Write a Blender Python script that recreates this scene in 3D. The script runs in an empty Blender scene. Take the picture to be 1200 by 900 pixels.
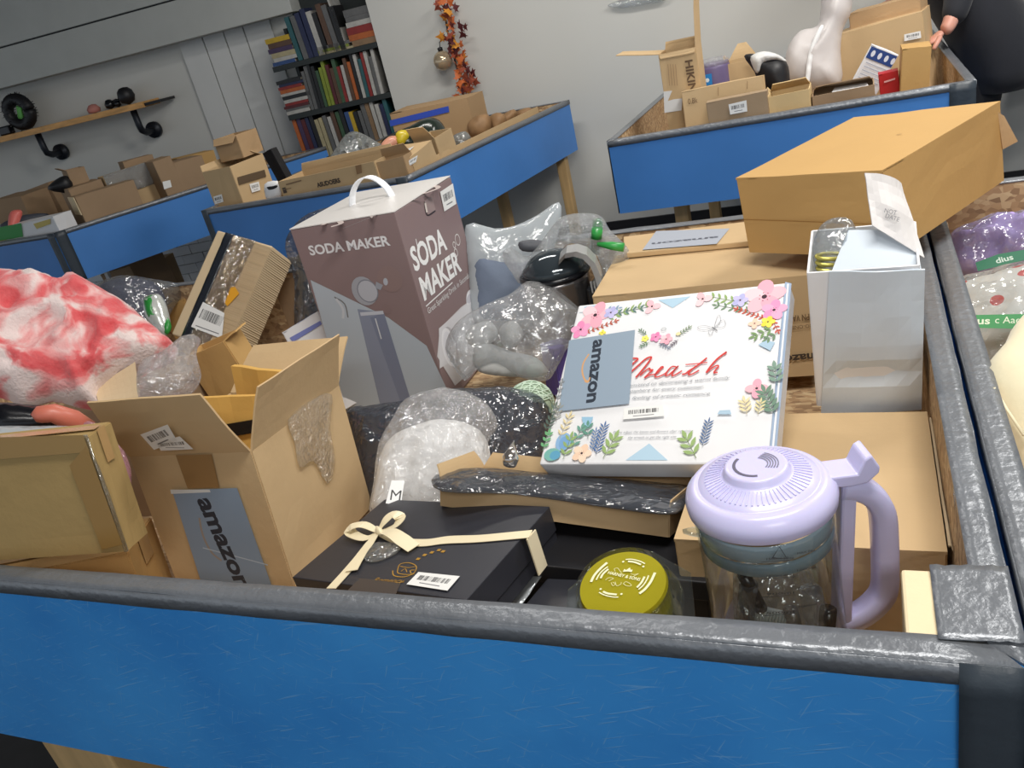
import bpy, bmesh, math, random
from math import pi, sin, cos, radians, sqrt, atan2
from mathutils import Vector as V, Matrix, Euler, noise, geometry
S = bpy.context.scene
COL = S.collection
random.seed(7)

# ------------------------------------------------------------------ camera
FPX = 955.0
FW = V((-0.40431, 0.81763, -0.40972)).normalized()
_o, _yaw = radians(-13.958), radians(26.31)
_r0 = V((cos(_yaw), sin(_yaw), 0)); _u0 = _r0.cross(FW)
CR = (_r0 * cos(_o) + _u0 * sin(_o)).normalized(); CU = CR.cross(FW).normalized()
CAM = V((-0.0528, -0.5619, 1.4000))
cd = bpy.data.cameras.new('camera'); cam = bpy.data.objects.new('camera', cd); COL.objects.link(cam)
cd.sensor_width = 36; cd.lens = FPX / 1200 * 36; cd.clip_start = .01; cd.clip_end = 60
cam.matrix_world = Matrix(((CR.x, CU.x, -FW.x, CAM.x), (CR.y, CU.y, -FW.y, CAM.y), (CR.z, CU.z, -FW.z, CAM.z), (0, 0, 0, 1)))
S.camera = cam
S.view_settings.view_transform = 'Standard'; S.view_settings.look = 'None'
S.view_settings.gamma = 1; S.view_settings.exposure = 0.0

# ------------------------------------------------------------------ world, lights
w = bpy.data.worlds.new('world'); S.world = w; w.use_nodes = True
w.node_tree.nodes['Background'].inputs[0].default_value = (.80, .90, 1.0, 1)
w.node_tree.nodes['Background'].inputs[1].default_value = .62
def area(loc, target, sx, sy, power, col=(1, .97, .92)):
    l = bpy.data.lights.new('ceiling_lamp', 'AREA'); l.shape = 'RECTANGLE'; l.size = sx; l.size_y = sy; l.energy = power; l.color = col
    o = bpy.data.objects.new('ceiling_lamp', l); COL.objects.link(o); o.location = loc
    o.rotation_euler = (V(target) - V(loc)).to_track_quat('-Z', 'Y').to_euler(); return o
area((.1, .1, 2.75), (-.1, .5, 0), 1.2, .25, 40)
S.cycles.transparent_max_bounces = 32
area((.9, -2.0, 2.7), (.3, 0, .7), 1.2, .3, 24)
area((.9, 2.2, 2.75), (.3, 3.0, 0), 1.2, .3, 57)
area((-1.6, 2.6, 2.75), (-1.6, 2.8, 0), 1.2, .2, 26)

# ------------------------------------------------------------------ pixel geometry (photo 1200x900)
def ray(x, y): return CR * ((x - 600) / FPX) - CU * ((y - 450) / FPX) + FW
def at(x, y, d): return CAM + ray(x, y) * d
def onz(x, y, z): r = ray(x, y); return CAM + r * ((z - CAM.z) / r.z)
def ony(x, y, Y): r = ray(x, y); return CAM + r * ((Y - CAM.y) / r.y)
def onp(x, y, P, N): r = ray(x, y); return CAM + r * ((V(P) - CAM).dot(N) / r.dot(N))

# ------------------------------------------------------------------ materials
def srgb(c):
    return tuple((v / 255 / 12.92 if v / 255 <= .04045 else ((v / 255 + .055) / 1.055) ** 2.4) for v in c)
MATS = {}
def mat(name, col, rough=.6, metal=0, var=.12, vs=6, bump=.1, bs=60, spec=.5, stretch=(1, 1, 1), coat=0, alpha=1, sheen=0, sub=0):
    if name in MATS: return MATS[name]
    m = bpy.data.materials.new(name); m.use_nodes = True; n = m.node_tree.nodes; l = m.node_tree.links
    b = n['Principled BSDF']; c = srgb(col)
    tc = n.new('ShaderNodeTexCoord'); mp = n.new('ShaderNodeMapping'); mp.inputs['Scale'].default_value = stretch
    l.new(tc.outputs['Object'], mp.inputs[0])
    t = n.new('ShaderNodeTexNoise'); t.inputs['Scale'].default_value = vs; t.inputs['Detail'].default_value = 5; l.new(mp.outputs[0], t.inputs[0])
    r = n.new('ShaderNodeValToRGB'); l.new(t.outputs[0], r.inputs[0])
    r.color_ramp.elements[0].position = .3; r.color_ramp.elements[1].position = .7
    r.color_ramp.elements[0].color = (*[v * (1 - var) for v in c], 1); r.color_ramp.elements[1].color = (*[min(1, v * (1 + var)) for v in c], 1)
    l.new(r.outputs[0], b.inputs['Base Color'])
    b.inputs['Roughness'].default_value = rough; b.inputs['Metallic'].default_value = metal; b.inputs['Specular IOR Level'].default_value = spec
    b.inputs['Coat Weight'].default_value = coat; b.inputs['Coat Roughness'].default_value = .15
    b.inputs['Sheen Weight'].default_value = sheen; b.inputs['Subsurface Weight'].default_value = sub
    b.inputs['Subsurface Scale'].default_value = .01
    if bump:
        t2 = n.new('ShaderNodeTexNoise'); t2.inputs['Scale'].default_value = bs; t2.inputs['Detail'].default_value = 4; l.new(mp.outputs[0], t2.inputs[0])
        bp = n.new('ShaderNodeBump'); bp.inputs['Strength'].default_value = bump; bp.inputs['Distance'].default_value = .004
        l.new(t2.outputs[0], bp.inputs['Height']); l.new(bp.outputs[0], b.inputs['Normal'])
    MATS[name] = m; return m
def kraft(name, col, var=.06):
    return mat(name, col, rough=.72, var=var, vs=5, bump=.12, bs=90, spec=.25)
K = kraft('kraft_card', (196, 168, 128)); KD = kraft('dark_kraft_card', (158, 132, 104)); KL = kraft('pale_kraft_card', (208, 186, 152))
KO = kraft('ochre_kraft_card', (192, 154, 98), .03); KR = kraft('reddish_kraft_card', (176, 146, 110)); KG = kraft('grey_kraft_card', (160, 138, 112))
KE = kraft('cream_card', (212, 184, 136)); KY = kraft('yellow_padded_paper', (218, 172, 92), .05)
def tapemat():
    m = mat('grey_duct_tape', (112, 116, 122), rough=.34, var=.10, vs=9, bump=.55, bs=70, spec=.8, metal=.25)
    return m
TAPE = tapemat(); TAPED = mat('dark_duct_tape', (54, 62, 70), rough=.42, var=.12, bump=.3, bs=50)
PTAPE = mat('clear_packing_tape', (176, 142, 96), rough=.18, var=.06, bump=.25, bs=40, coat=.6)
PINE = mat('pine_wood', (196, 162, 112), rough=.6, var=.16, vs=5, stretch=(6, 6, .6), bump=.15)
PINEH = mat('pine_shelf_wood', (208, 158, 96), rough=.5, var=.25, vs=5, stretch=(1, 8, 8), bump=.15)
BLACK = mat('matte_black', (22, 22, 26), rough=.5, bump=0, var=.05)
BLACKG = mat('glossy_black_plastic', (18, 19, 24), rough=.22, bump=.15, bs=20, var=.1)
WHITE = mat('white_paper', (236, 236, 236), rough=.55, var=.02, bump=0)
WALL = mat('grey_white_wall_paint', (202, 202, 197), rough=.75, var=.03, vs=1.5, bump=.06, bs=120)
CEIL = mat('ceiling_paint', (150, 150, 150), rough=.9, var=.03, bump=0)
FLOOR = mat('dark_floor', (58, 56, 56), rough=.6, var=.2, vs=8, bump=.1)
WBRD = mat('white_painted_boards', (205, 206, 204), rough=.6, var=.05, vs=2, bump=.1, stretch=(1, 1, .3))
LILAC = mat('lilac_plastic', (200, 196, 232), rough=.28, var=.01, bump=0, spec=.5, sub=.05)
SILVER = mat('silver_plastic', (190, 190, 190), rough=.3, metal=.6, var=.03, bump=0)
STEEL = mat('brushed_steel', (150, 146, 146), rough=.25, metal=.9, var=.05, bump=0)
GOLD = mat('gold_print', (176, 132, 40), rough=.35, metal=.5, bump=0)
NAVYC = mat('black_gift_card', (48, 49, 56), rough=.38, var=.06, vs=6, bump=.04)
CREAMR = mat('cream_satin_ribbon', (236, 222, 186), rough=.32, var=.04, bump=.05, spec=.6, sheen=.3)
PALEB = mat('pale_blue_card', (208, 218, 228), rough=.5, var=.03, bump=.08, bs=12)
WHITEC = mat('white_card', (228, 228, 230), rough=.5, var=.03, bump=.08, bs=10)

def paint():
    m = bpy.data.materials.new('scratched_blue_paint'); m.use_nodes = True; n = m.node_tree.nodes; l = m.node_tree.links; b = n['Principled BSDF']
    tc = n.new('ShaderNodeTexCoord')
    t = n.new('ShaderNodeTexNoise'); t.inputs['Scale'].default_value = 5; t.inputs['Detail'].default_value = 6; l.new(tc.outputs['Object'], t.inputs[0])
    r = n.new('ShaderNodeValToRGB'); l.new(t.outputs[0], r.inputs[0]); r.color_ramp.elements[0].position = .3; r.color_ramp.elements[1].position = .75
    r.color_ramp.elements[0].color = (*srgb((56, 142, 220)), 1); r.color_ramp.elements[1].color = (*srgb((72, 162, 236)), 1)
    prev = r.outputs[0]; hs = []
    for k, (ang, sc, th) in enumerate(((.35, 40, .68), (-.5, 52, .69), (.12, 28, .70), (1.1, 60, .71))):
        mp = n.new('ShaderNodeMapping'); mp.inputs['Rotation'].default_value = (0, ang, 0); l.new(tc.outputs['Object'], mp.inputs[0])
        mp2 = n.new('ShaderNodeMapping'); mp2.inputs['Scale'].default_value = (.5, 3, 8); mp2.inputs['Location'].default_value = (k * 3.1, 0, 0); l.new(mp.outputs[0], mp2.inputs[0])
        t2 = n.new('ShaderNodeTexNoise'); t2.inputs['Scale'].default_value = sc; t2.inputs['Detail'].default_value = 2; l.new(mp2.outputs[0], t2.inputs[0])
        r2 = n.new('ShaderNodeValToRGB'); r2.color_ramp.elements[0].position = th - .03; r2.color_ramp.elements[1].position = th + .03; l.new(t2.outputs[0], r2.inputs[0])
        mul = n.new('ShaderNodeMath'); mul.operation = 'MULTIPLY'; mul.inputs[1].default_value = .55; l.new(r2.outputs[0], mul.inputs[0])
        mx = n.new('ShaderNodeMix'); mx.data_type = 'RGBA'; mx.inputs[7].default_value = (*srgb((120, 176, 226)), 1)
        l.new(mul.outputs[0], mx.inputs[0]); l.new(prev, mx.inputs[6]); prev = mx.outputs[2]; hs.append(r2.outputs[0])
    l.new(prev, b.inputs['Base Color']); b.inputs['Roughness'].default_value = .38; b.inputs['Specular IOR Level'].default_value = .4
    bp = n.new('ShaderNodeBump'); bp.inputs['Strength'].default_value = .25; bp.inputs['Distance'].default_value = .003
    t3 = n.new('ShaderNodeTexNoise'); t3.inputs['Scale'].default_value = 28; l.new(tc.outputs['Object'], t3.inputs[0])
    ad = n.new('ShaderNodeMath'); l.new(t3.outputs[0], ad.inputs[0]); l.new(hs[0], ad.inputs[1])
    l.new(ad.outputs[0], bp.inputs['Height']); l.new(bp.outputs[0], b.inputs['Normal']); return m
BLUE = paint()
BLUEP = mat('plain_blue_paint', (72, 132, 204), rough=.42, var=.07, vs=3, bump=.12, bs=30)
def osb():
    m = bpy.data.materials.new('strand_board'); m.use_nodes = True; n = m.node_tree.nodes; l = m.node_tree.links; b = n['Principled BSDF']
    tc = n.new('ShaderNodeTexCoord'); prev = None
    mp = n.new('ShaderNodeMapping'); mp.inputs['Scale'].default_value = (1, 2.6, 1.6); mp.inputs['Rotation'].default_value = (.2, .1, .5); l.new(tc.outputs['Object'], mp.inputs[0])
    v = n.new('ShaderNodeTexVoronoi'); v.inputs['Scale'].default_value = 62; l.new(mp.outputs[0], v.inputs[0])
    r = n.new('ShaderNodeValToRGB'); sp = n.new('ShaderNodeSeparateColor'); l.new(v.outputs['Color'], sp.inputs[0]); l.new(sp.outputs[0], r.inputs[0])
    e = r.color_ramp.elements; e[0].color = (*srgb((140, 112, 84)), 1); e[1].color = (*srgb((206, 182, 144)), 1)
    x = e.new(.5); x.color = (*srgb((178, 146, 110)), 1)
    l.new(r.outputs[0], b.inputs['Base Color']); b.inputs['Roughness'].default_value = .7
    bp = n.new('ShaderNodeBump'); bp.inputs['Strength'].default_value = .4; bp.inputs['Distance'].default_value = .003; l.new(sp.outputs[1], bp.inputs['Height']); l.new(bp.outputs[0], b.inputs['Normal']); return m
OSB = osb()
def film(name, tint=(235, 238, 240), milk=.12, refl=.10, rough=.12, bs=18, bump=.9, mcol=(225, 228, 230)):
    if name in MATS: return MATS[name]
    m = bpy.data.materials.new(name); m.use_nodes = True; n = m.node_tree.nodes; l = m.node_tree.links
    n.remove(n['Principled BSDF']); out = n['Material Output']
    tr = n.new('ShaderNodeBsdfTransparent'); tr.inputs[0].default_value = (*srgb(tint), 1)
    gl = n.new('ShaderNodeBsdfGlossy'); gl.inputs['Roughness'].default_value = rough; gl.inputs[0].default_value = (1, 1, 1, 1)
    df = n.new('ShaderNodeBsdfDiffuse'); df.inputs[0].default_value = (*srgb(mcol), 1)
    tl = n.new('ShaderNodeBsdfTranslucent'); tl.inputs[0].default_value = (*srgb(mcol), 1)
    dt = n.new('ShaderNodeMixShader'); dt.inputs[0].default_value = .4; l.new(df.outputs[0], dt.inputs[1]); l.new(tl.outputs[0], dt.inputs[2])
    tc = n.new('ShaderNodeTexCoord'); no = n.new('ShaderNodeTexNoise'); no.inputs['Scale'].default_value = bs; no.inputs['Detail'].default_value = 3
    no.inputs['Distortion'].default_value = 1.2
    l.new(tc.outputs['Object'], no.inputs[0]); bp = n.new('ShaderNodeBump'); bp.inputs['Strength'].default_value = bump; bp.inputs['Distance'].default_value = .01
    vo = n.new('ShaderNodeTexVoronoi'); vo.inputs['Scale'].default_value = bs * 1.3; mv = n.new('ShaderNodeVectorMath'); mv.operation = 'MULTIPLY_ADD'; mv.inputs[1].default_value = (.06, .06, .06); l.new(no.outputs['Color'], mv.inputs[0]); l.new(tc.outputs['Object'], mv.inputs[2]); l.new(mv.outputs[0], vo.inputs[0])
    ad = n.new('ShaderNodeMath'); l.new(no.outputs[0], ad.inputs[0]); l.new(vo.outputs['Distance'], ad.inputs[1])
    l.new(ad.outputs[0], bp.inputs['Height']); l.new(bp.outputs[0], gl.inputs['Normal'])
    m1 = n.new('ShaderNodeMixShader'); m1.inputs[0].default_value = milk; l.new(tr.outputs[0], m1.inputs[1]); l.new(dt.outputs[0], m1.inputs[2])
    fr = n.new('ShaderNodeLayerWeight'); fr.inputs[0].default_value = .25; l.new(bp.outputs[0], fr.inputs['Normal'])
    ma = n.new('ShaderNodeMath'); ma.operation = 'MULTIPLY_ADD'; ma.inputs[1].default_value = .45; ma.inputs[2].default_value = refl; l.new(fr.outputs['Fresnel'], ma.inputs[0])
    m2 = n.new('ShaderNodeMixShader'); l.new(ma.outputs[0], m2.inputs[0]); l.new(m1.outputs[0], m2.inputs[1]); l.new(gl.outputs[0], m2.inputs[2])
    l.new(m2.outputs[0], out.inputs[0]); MATS[name] = m; return m
CLEAR = film('clear_film'); MILKY = film('milky_film', milk=.24, refl=.08, bump=.9, mcol=(245, 246, 248)); BUBBLE = film('bubble_film', milk=.28, bs=45)
SMOKE = film('grey_clear_film', tint=(196, 200, 208), milk=.16, mcol=(150, 154, 162)); GLASS = film('clear_glass', tint=(240, 245, 245), milk=.02, refl=.05, bump=0, rough=.02)
FROST = film('frosted_white_film', milk=.78, refl=.05, mcol=(215, 222, 226), bump=.4)
WFILM = film('white_crinkled_film', tint=(246, 247, 250), milk=.22, refl=.10, bs=30, bump=1.2, mcol=(250, 250, 250))
PCOL = None
def printmat():
    m = bpy.data.materials.new('printed_ink'); m.use_nodes = True; n = m.node_tree.nodes; l = m.node_tree.links; b = n['Principled BSDF']
    a = n.new('ShaderNodeVertexColor'); a.layer_name = 'Col'; t = n.new('ShaderNodeTexNoise'); t.inputs['Scale'].default_value = 300
    l.new(a.outputs[0], b.inputs['Base Color']); b.inputs['Roughness'].default_value = .45
    bp = n.new('ShaderNodeBump'); bp.inputs['Strength'].default_value = .03; l.new(t.outputs[0], bp.inputs['Height']); l.new(bp.outputs[0], b.inputs['Normal']); return m
INK = printmat()

# ------------------------------------------------------------------ mesh building
WM = {}
def thing(name, label, cat, M=None, group=None):
    o = bpy.data.objects.new(name, None); COL.objects.link(o); o.empty_display_size = .05
    M = M or Matrix.Identity(4)
    if isinstance(M, V): M = Matrix.Translation(M)
    o.matrix_world = M; WM[o.name] = M.copy()
    o['label'] = label; o['category'] = cat
    if group: o['group'] = group
    return o
def tag(o, label, cat, group=None, kind=None):
    o['label'] = label; o['category'] = cat
    if group: o['group'] = group
    if kind: o['kind'] = kind
    return o
class G:
    def __init__(s): s.v = []; s.f = []; s.m = []
    def add(s, vs, fs, mi=0):
        k = len(s.v); s.v += [V(p) for p in vs]; s.f += [tuple(i + k for i in f) for f in fs]; s.m += [mi] * len(fs); return s
    def hexa(s, P, mi=0):   # P: 8 points, bottom quad 0-3 ccw, top 4-7
        return s.add(P, [(3, 2, 1, 0), (4, 5, 6, 7), (0, 1, 5, 4), (1, 2, 6, 5), (2, 3, 7, 6), (3, 0, 4, 7)], mi)
    def box(s, a, b, M=None, mi=0):
        x0, y0, z0 = a; x1, y1, z1 = b
        P = [V(p) for p in ((x0, y0, z0), (x1, y0, z0), (x1, y1, z0), (x0, y1, z0), (x0, y0, z1), (x1, y0, z1), (x1, y1, z1), (x0, y1, z1))]
        if M: P = [M @ p for p in P]
        return s.hexa(P, mi)
    def lathe(s, prof, M=None, n=40, mi=0, cap=True):
        vs = []; fs = []; m = len(prof)
        for i in range(n):
            a = 2 * pi * i / n
            for r, z in prof: vs.append(V((r * cos(a), r * sin(a), z)))
        for i in range(n):
            j = (i + 1) % n
            for k in range(m - 1): fs.append((i * m + k, j * m + k, j * m + k + 1, i * m + k + 1))
        if cap: fs.append(tuple(i * m for i in reversed(range(n)))); fs.append(tuple(i * m + m - 1 for i in range(n)))
        if M: vs = [M @ p for p in vs]
        return s.add(vs, fs, mi)
    def tube(s, pts, r, n=8, mi=0, sq=None):
        pts = [V(p) for p in pts]; vs = []; fs = []; up = V((0, 0, 1))
        for i, p in enumerate(pts):
            t = (pts[min(i + 1, len(pts) - 1)] - pts[max(i - 1, 0)]).normalized()
            a = t.cross(up);
            if a.length < .05: a = t.cross(V((0, 1, 0)))
            a.normalize(); b = t.cross(a)
            rr = r[i] if isinstance(r, (list, tuple)) else r
            for k in range(n):
                an = 2 * pi * k / n; vs.append(p + (a * cos(an) + b * sin(an) * (sq or 1)) * rr)
        for i in range(len(pts) - 1):
            for k in range(n):
                k2 = (k + 1) % n; fs.append((i * n + k, i * n + k2, (i + 1) * n + k2, (i + 1) * n + k))
        fs.append(tuple(reversed(range(n)))); fs.append(tuple((len(pts) - 1) * n + k for k in range(n)))
        return s.add(vs, fs, mi)
    def sheet(s, c4, nu=8, nv=8, th=.003, fn=None, mi=0):
        a, b, c, d = [V(p) for p in c4]; nn = ((b - a).cross(d - a)).normalized(); top = []; bot = []
        for j in range(nv + 1):
            for i in range(nu + 1):
                u = i / nu; v = j / nv
                p = a * (1 - u) * (1 - v) + b * u * (1 - v) + c * u * v + d * (1 - u) * v
                if fn: p = p + nn * fn(u, v)
                top.append(p + nn * th / 2); bot.append(p - nn * th / 2)
        N = len(top); w = nu + 1; fs = []
        for j in range(nv):
            for i in range(nu):
                q = (j * w + i, j * w + i + 1, (j + 1) * w + i + 1, (j + 1) * w + i); fs.append(q); fs.append(tuple(N + k for k in reversed(q)))
        loop = [i for i in range(w)] + [j * w + nu for j in range(1, nv + 1)] + [nv * w + i for i in range(nu - 1, -1, -1)] + [j * w for j in range(nv - 1, 0, -1)]
        for k in range(len(loop)):
            p, q = loop[k], loop[(k + 1) % len(loop)]; fs.append((q, p, N + p, N + q))
        return s.add(top + bot, fs, mi)
def obj(name, g, m, parent=None, smooth=False, bevel=0, world=True, sub=0):
    me = bpy.data.meshes.new(name); vs = g.v
    if parent is not None and world:
        p = parent
        inv = WM[p.name].inverted(); vs = [inv @ v for v in vs]
    me.from_pydata([tuple(v) for v in vs], [], g.f)
    ms = m if isinstance(m, (list, tuple)) else [m]
    for x in ms: me.materials.append(x)
    if len(ms) > 1: me.polygons.foreach_set('material_index', g.m)
    if smooth: me.polygons.foreach_set('use_smooth', [True] * len(me.polygons))
    bm = bmesh.new(); bm.from_mesh(me); bmesh.ops.recalc_face_normals(bm, faces=bm.faces)
    if bevel: bmesh.ops.bevel(bm, geom=list(bm.edges), offset=bevel, segments=2, affect='EDGES', profile=.5, clamp_overlap=True)
    bm.to_mesh(me); bm.free(); me.update()
    o = bpy.data.objects.new(name, me); COL.objects.link(o)
    if parent is not None: o.parent = parent; WM[o.name] = WM[parent.name]
    else: WM[o.name] = Matrix.Identity(4)
    if sub:
        md = o.modifiers.new('s', 'SUBSURF'); md.levels = sub; md.render_levels = sub
    return o
def base_thing(o_name, label, cat, g_pts, group=None):
    lo = V((sum(p.x for p in g_pts) / len(g_pts), sum(p.y for p in g_pts) / len(g_pts), min(p.z for p in g_pts)))
    return thing(o_name, label, cat, Matrix.Translation(lo), group)
def single(name, g, m, label, cat, group=None, **kw):    # a thing that is one mesh, origin at its base
    lo = V((sum(p.x for p in g.v) / len(g.v), sum(p.y for p in g.v) / len(g.v), min(p.z for p in g.v)))
    g.v = [p - lo for p in g.v]; o = obj(name, g, m, None, **kw); o.location = lo
    WM[o.name] = Matrix.Translation(lo)
    return tag(o, label, cat, group)
def structure(name, g, m, **kw):
    o = obj(name, g, m, None, **kw); o['kind'] = 'structure'; return o

# ------------------------------------------------------------------ flat print on faces
_tc = {}
def textgeo(s, bold=0, shear=0):
    key = (s, bold, shear)
    if key in _tc: return _tc[key]
    c = bpy.data.curves.new('t', 'FONT'); c.body = s; c.size = 1; c.offset = bold; c.shear = shear; c.resolution_u = 3
    o = bpy.data.objects.new('t', c); COL.objects.link(o)
    me = o.evaluated_get(bpy.context.evaluated_depsgraph_get()).to_mesh() if False else bpy.data.meshes.new_from_object(o.evaluated_get(bpy.context.evaluated_depsgraph_get()))
    vs = [(v.co.x, v.co.y) for v in me.vertices]; fs = [tuple(p.vertices) for p in me.polygons]
    bpy.data.objects.remove(o); bpy.data.curves.remove(c); bpy.data.meshes.remove(me)
    x0 = min(v[0] for v in vs); x1 = max(v[0] for v in vs); vs = [((x - x0) / (x1 - x0), y) for x, y in vs]
    _tc[key] = (vs, fs, x1 - x0); return _tc[key]
class Print:
    def __init__(s, O, ux, uy, off=.0006, step=.000012):
        s.O = V(O); s.ux = V(ux).normalized(); s.uy = V(uy); s.uy = (s.uy - s.ux * s.uy.dot(s.ux)).normalized(); s.n = s.ux.cross(s.uy)
        s.v = []; s.f = []; s.c = []; s.off = off; s.k = 0; s.step = step
    def uv(s, px, py): P = onp(px, py, s.O, s.n) - s.O; return (P.dot(s.ux), P.dot(s.uy))
    def poly(s, pts, col, px=True, up=True, faces=None):
        if up: s.k += 1
        z = s.off + s.k * s.step; q = [s.uv(*p) for p in pts] if px else pts
        b = len(s.v); s.v += [s.O + s.ux * a + s.uy * c + s.n * z for a, c in q]
        fs = faces or [tuple(range(len(q)))]
        s.f += [tuple(i + b for i in f) for f in fs]; s.c += [(*srgb(col), 1)] * len(fs)
    def rect(s, a, b, col): s.poly([(a[0], a[1]), (b[0], a[1]), (b[0], b[1]), (a[0], b[1])], col, px=False)
    def text(s, t, p0, p1, h, col, px=True, bold=0, shear=0, upv=None):
        vs, fs, w = textgeo(t, bold, shear)
        if px: p0 = s.uv(*p0); p1 = s.uv(*p1)
        d = V((p1[0] - p0[0], p1[1] - p0[1])); L = d.length; d.normalize(); e = V((-d.y, d.x))
        if upv: e = V(upv)
        hh = h / .7
        s.poly([(p0[0] + d.x * x * L + e.x * y * hh, p0[1] + d.y * x * L + e.y * y * hh) for x, y in vs], col, px=False, faces=fs)
    def stroke(s, pts, wd, col, px=True, sm=4):
        q = [V(s.uv(*p)) if px else V(p) for p in pts]
        if sm > 1 and len(q) > 2:
            r = []
            for i in range(len(q) - 1):
                p0 = q[max(i - 1, 0)]; p1 = q[i]; p2 = q[i + 1]; p3 = q[min(i + 2, len(q) - 1)]
                for k in range(sm):
                    t = k / sm; r.append(.5 * ((2 * p1) + (p2 - p0) * t + (2 * p0 - 5 * p1 + 4 * p2 - p3) * t * t + (3 * p1 - p0 - 3 * p2 + p3) * t ** 3))
            r.append(q[-1]); q = r
        L = []; R = []
        for i, p in enumerate(q):
            t = (q[min(i + 1, len(q) - 1)] - q[max(i - 1, 0)])
            if t.length < 1e-9: t = V((1, 0))
            t.normalize(); nn = V((-t.y, t.x)) * wd / 2; L.append(p + nn); R.append(p - nn)
        N = len(q); s.poly([tuple(p) for p in L + R], col, px=False, faces=[(i, i + 1, N + i + 1, N + i) for i in range(N - 1)])
    def ell(s, c, rx, ry, col, ang=0, px=True, n=20, ring=0):
        c = s.uv(*c) if px else c; pts = []
        for i in range(n):
            a = 2 * pi * i / n; x = rx * cos(a); y = ry * sin(a); pts.append((c[0] + x * cos(ang) - y * sin(ang), c[1] + x * sin(ang) + y * cos(ang)))
        if ring: s.stroke(pts + [pts[0]], ring, col, px=False, sm=1)
        else: s.poly(pts, col, px=False)
    def leaf(s, base, tip, wd, col):
        a = V(base); b = V(tip); d = b - a; nn = V((-d.y, d.x)).normalized() * wd / 2
        s.poly([tuple(a), tuple(a + d * .3 - nn * .85), tuple(a + d * .55 - nn), tuple(a + d * .8 - nn * .6), tuple(b), tuple(a + d * .8 + nn * .6), tuple(a + d * .55 + nn), tuple(a + d * .3 + nn * .85)], col, px=False, up=False)
    def barcode(s, a, b, upd, col=(40, 40, 44), n=26):   # a->b baseline uv, upd = bar vector
        a = V(a); b = V(b); d = (b - a); u = V(upd); x = 0; s.k += 1
        rnd = random.Random(int(a.x * 1e4) + n)
        for i in range(n):
            w0 = rnd.choice((.25, .5, .75)) / n; p = a + d * (i / n); q = p + d * w0
            s.poly([tuple(p), tuple(q), tuple(q + u), tuple(p + u)], col, px=False, up=False)
    def build(s, name, parent, m=None):
        if not s.v: return
        inv = WM[parent.name].inverted()
        me = bpy.data.meshes.new(name); me.from_pydata([tuple(inv @ v) for v in s.v], [], s.f); me.materials.append(m or INK)
        at_ = me.color_attributes.new('Col', 'FLOAT_COLOR', 'CORNER'); buf = []
        for p, c in zip(me.polygons, s.c): buf += list(c) * p.loop_total
        at_.data.foreach_set('color', buf); me.update()
        o = bpy.data.objects.new(name, me); COL.objects.link(o); o.parent = parent; WM[o.name] = WM[parent.name]; return o

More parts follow.
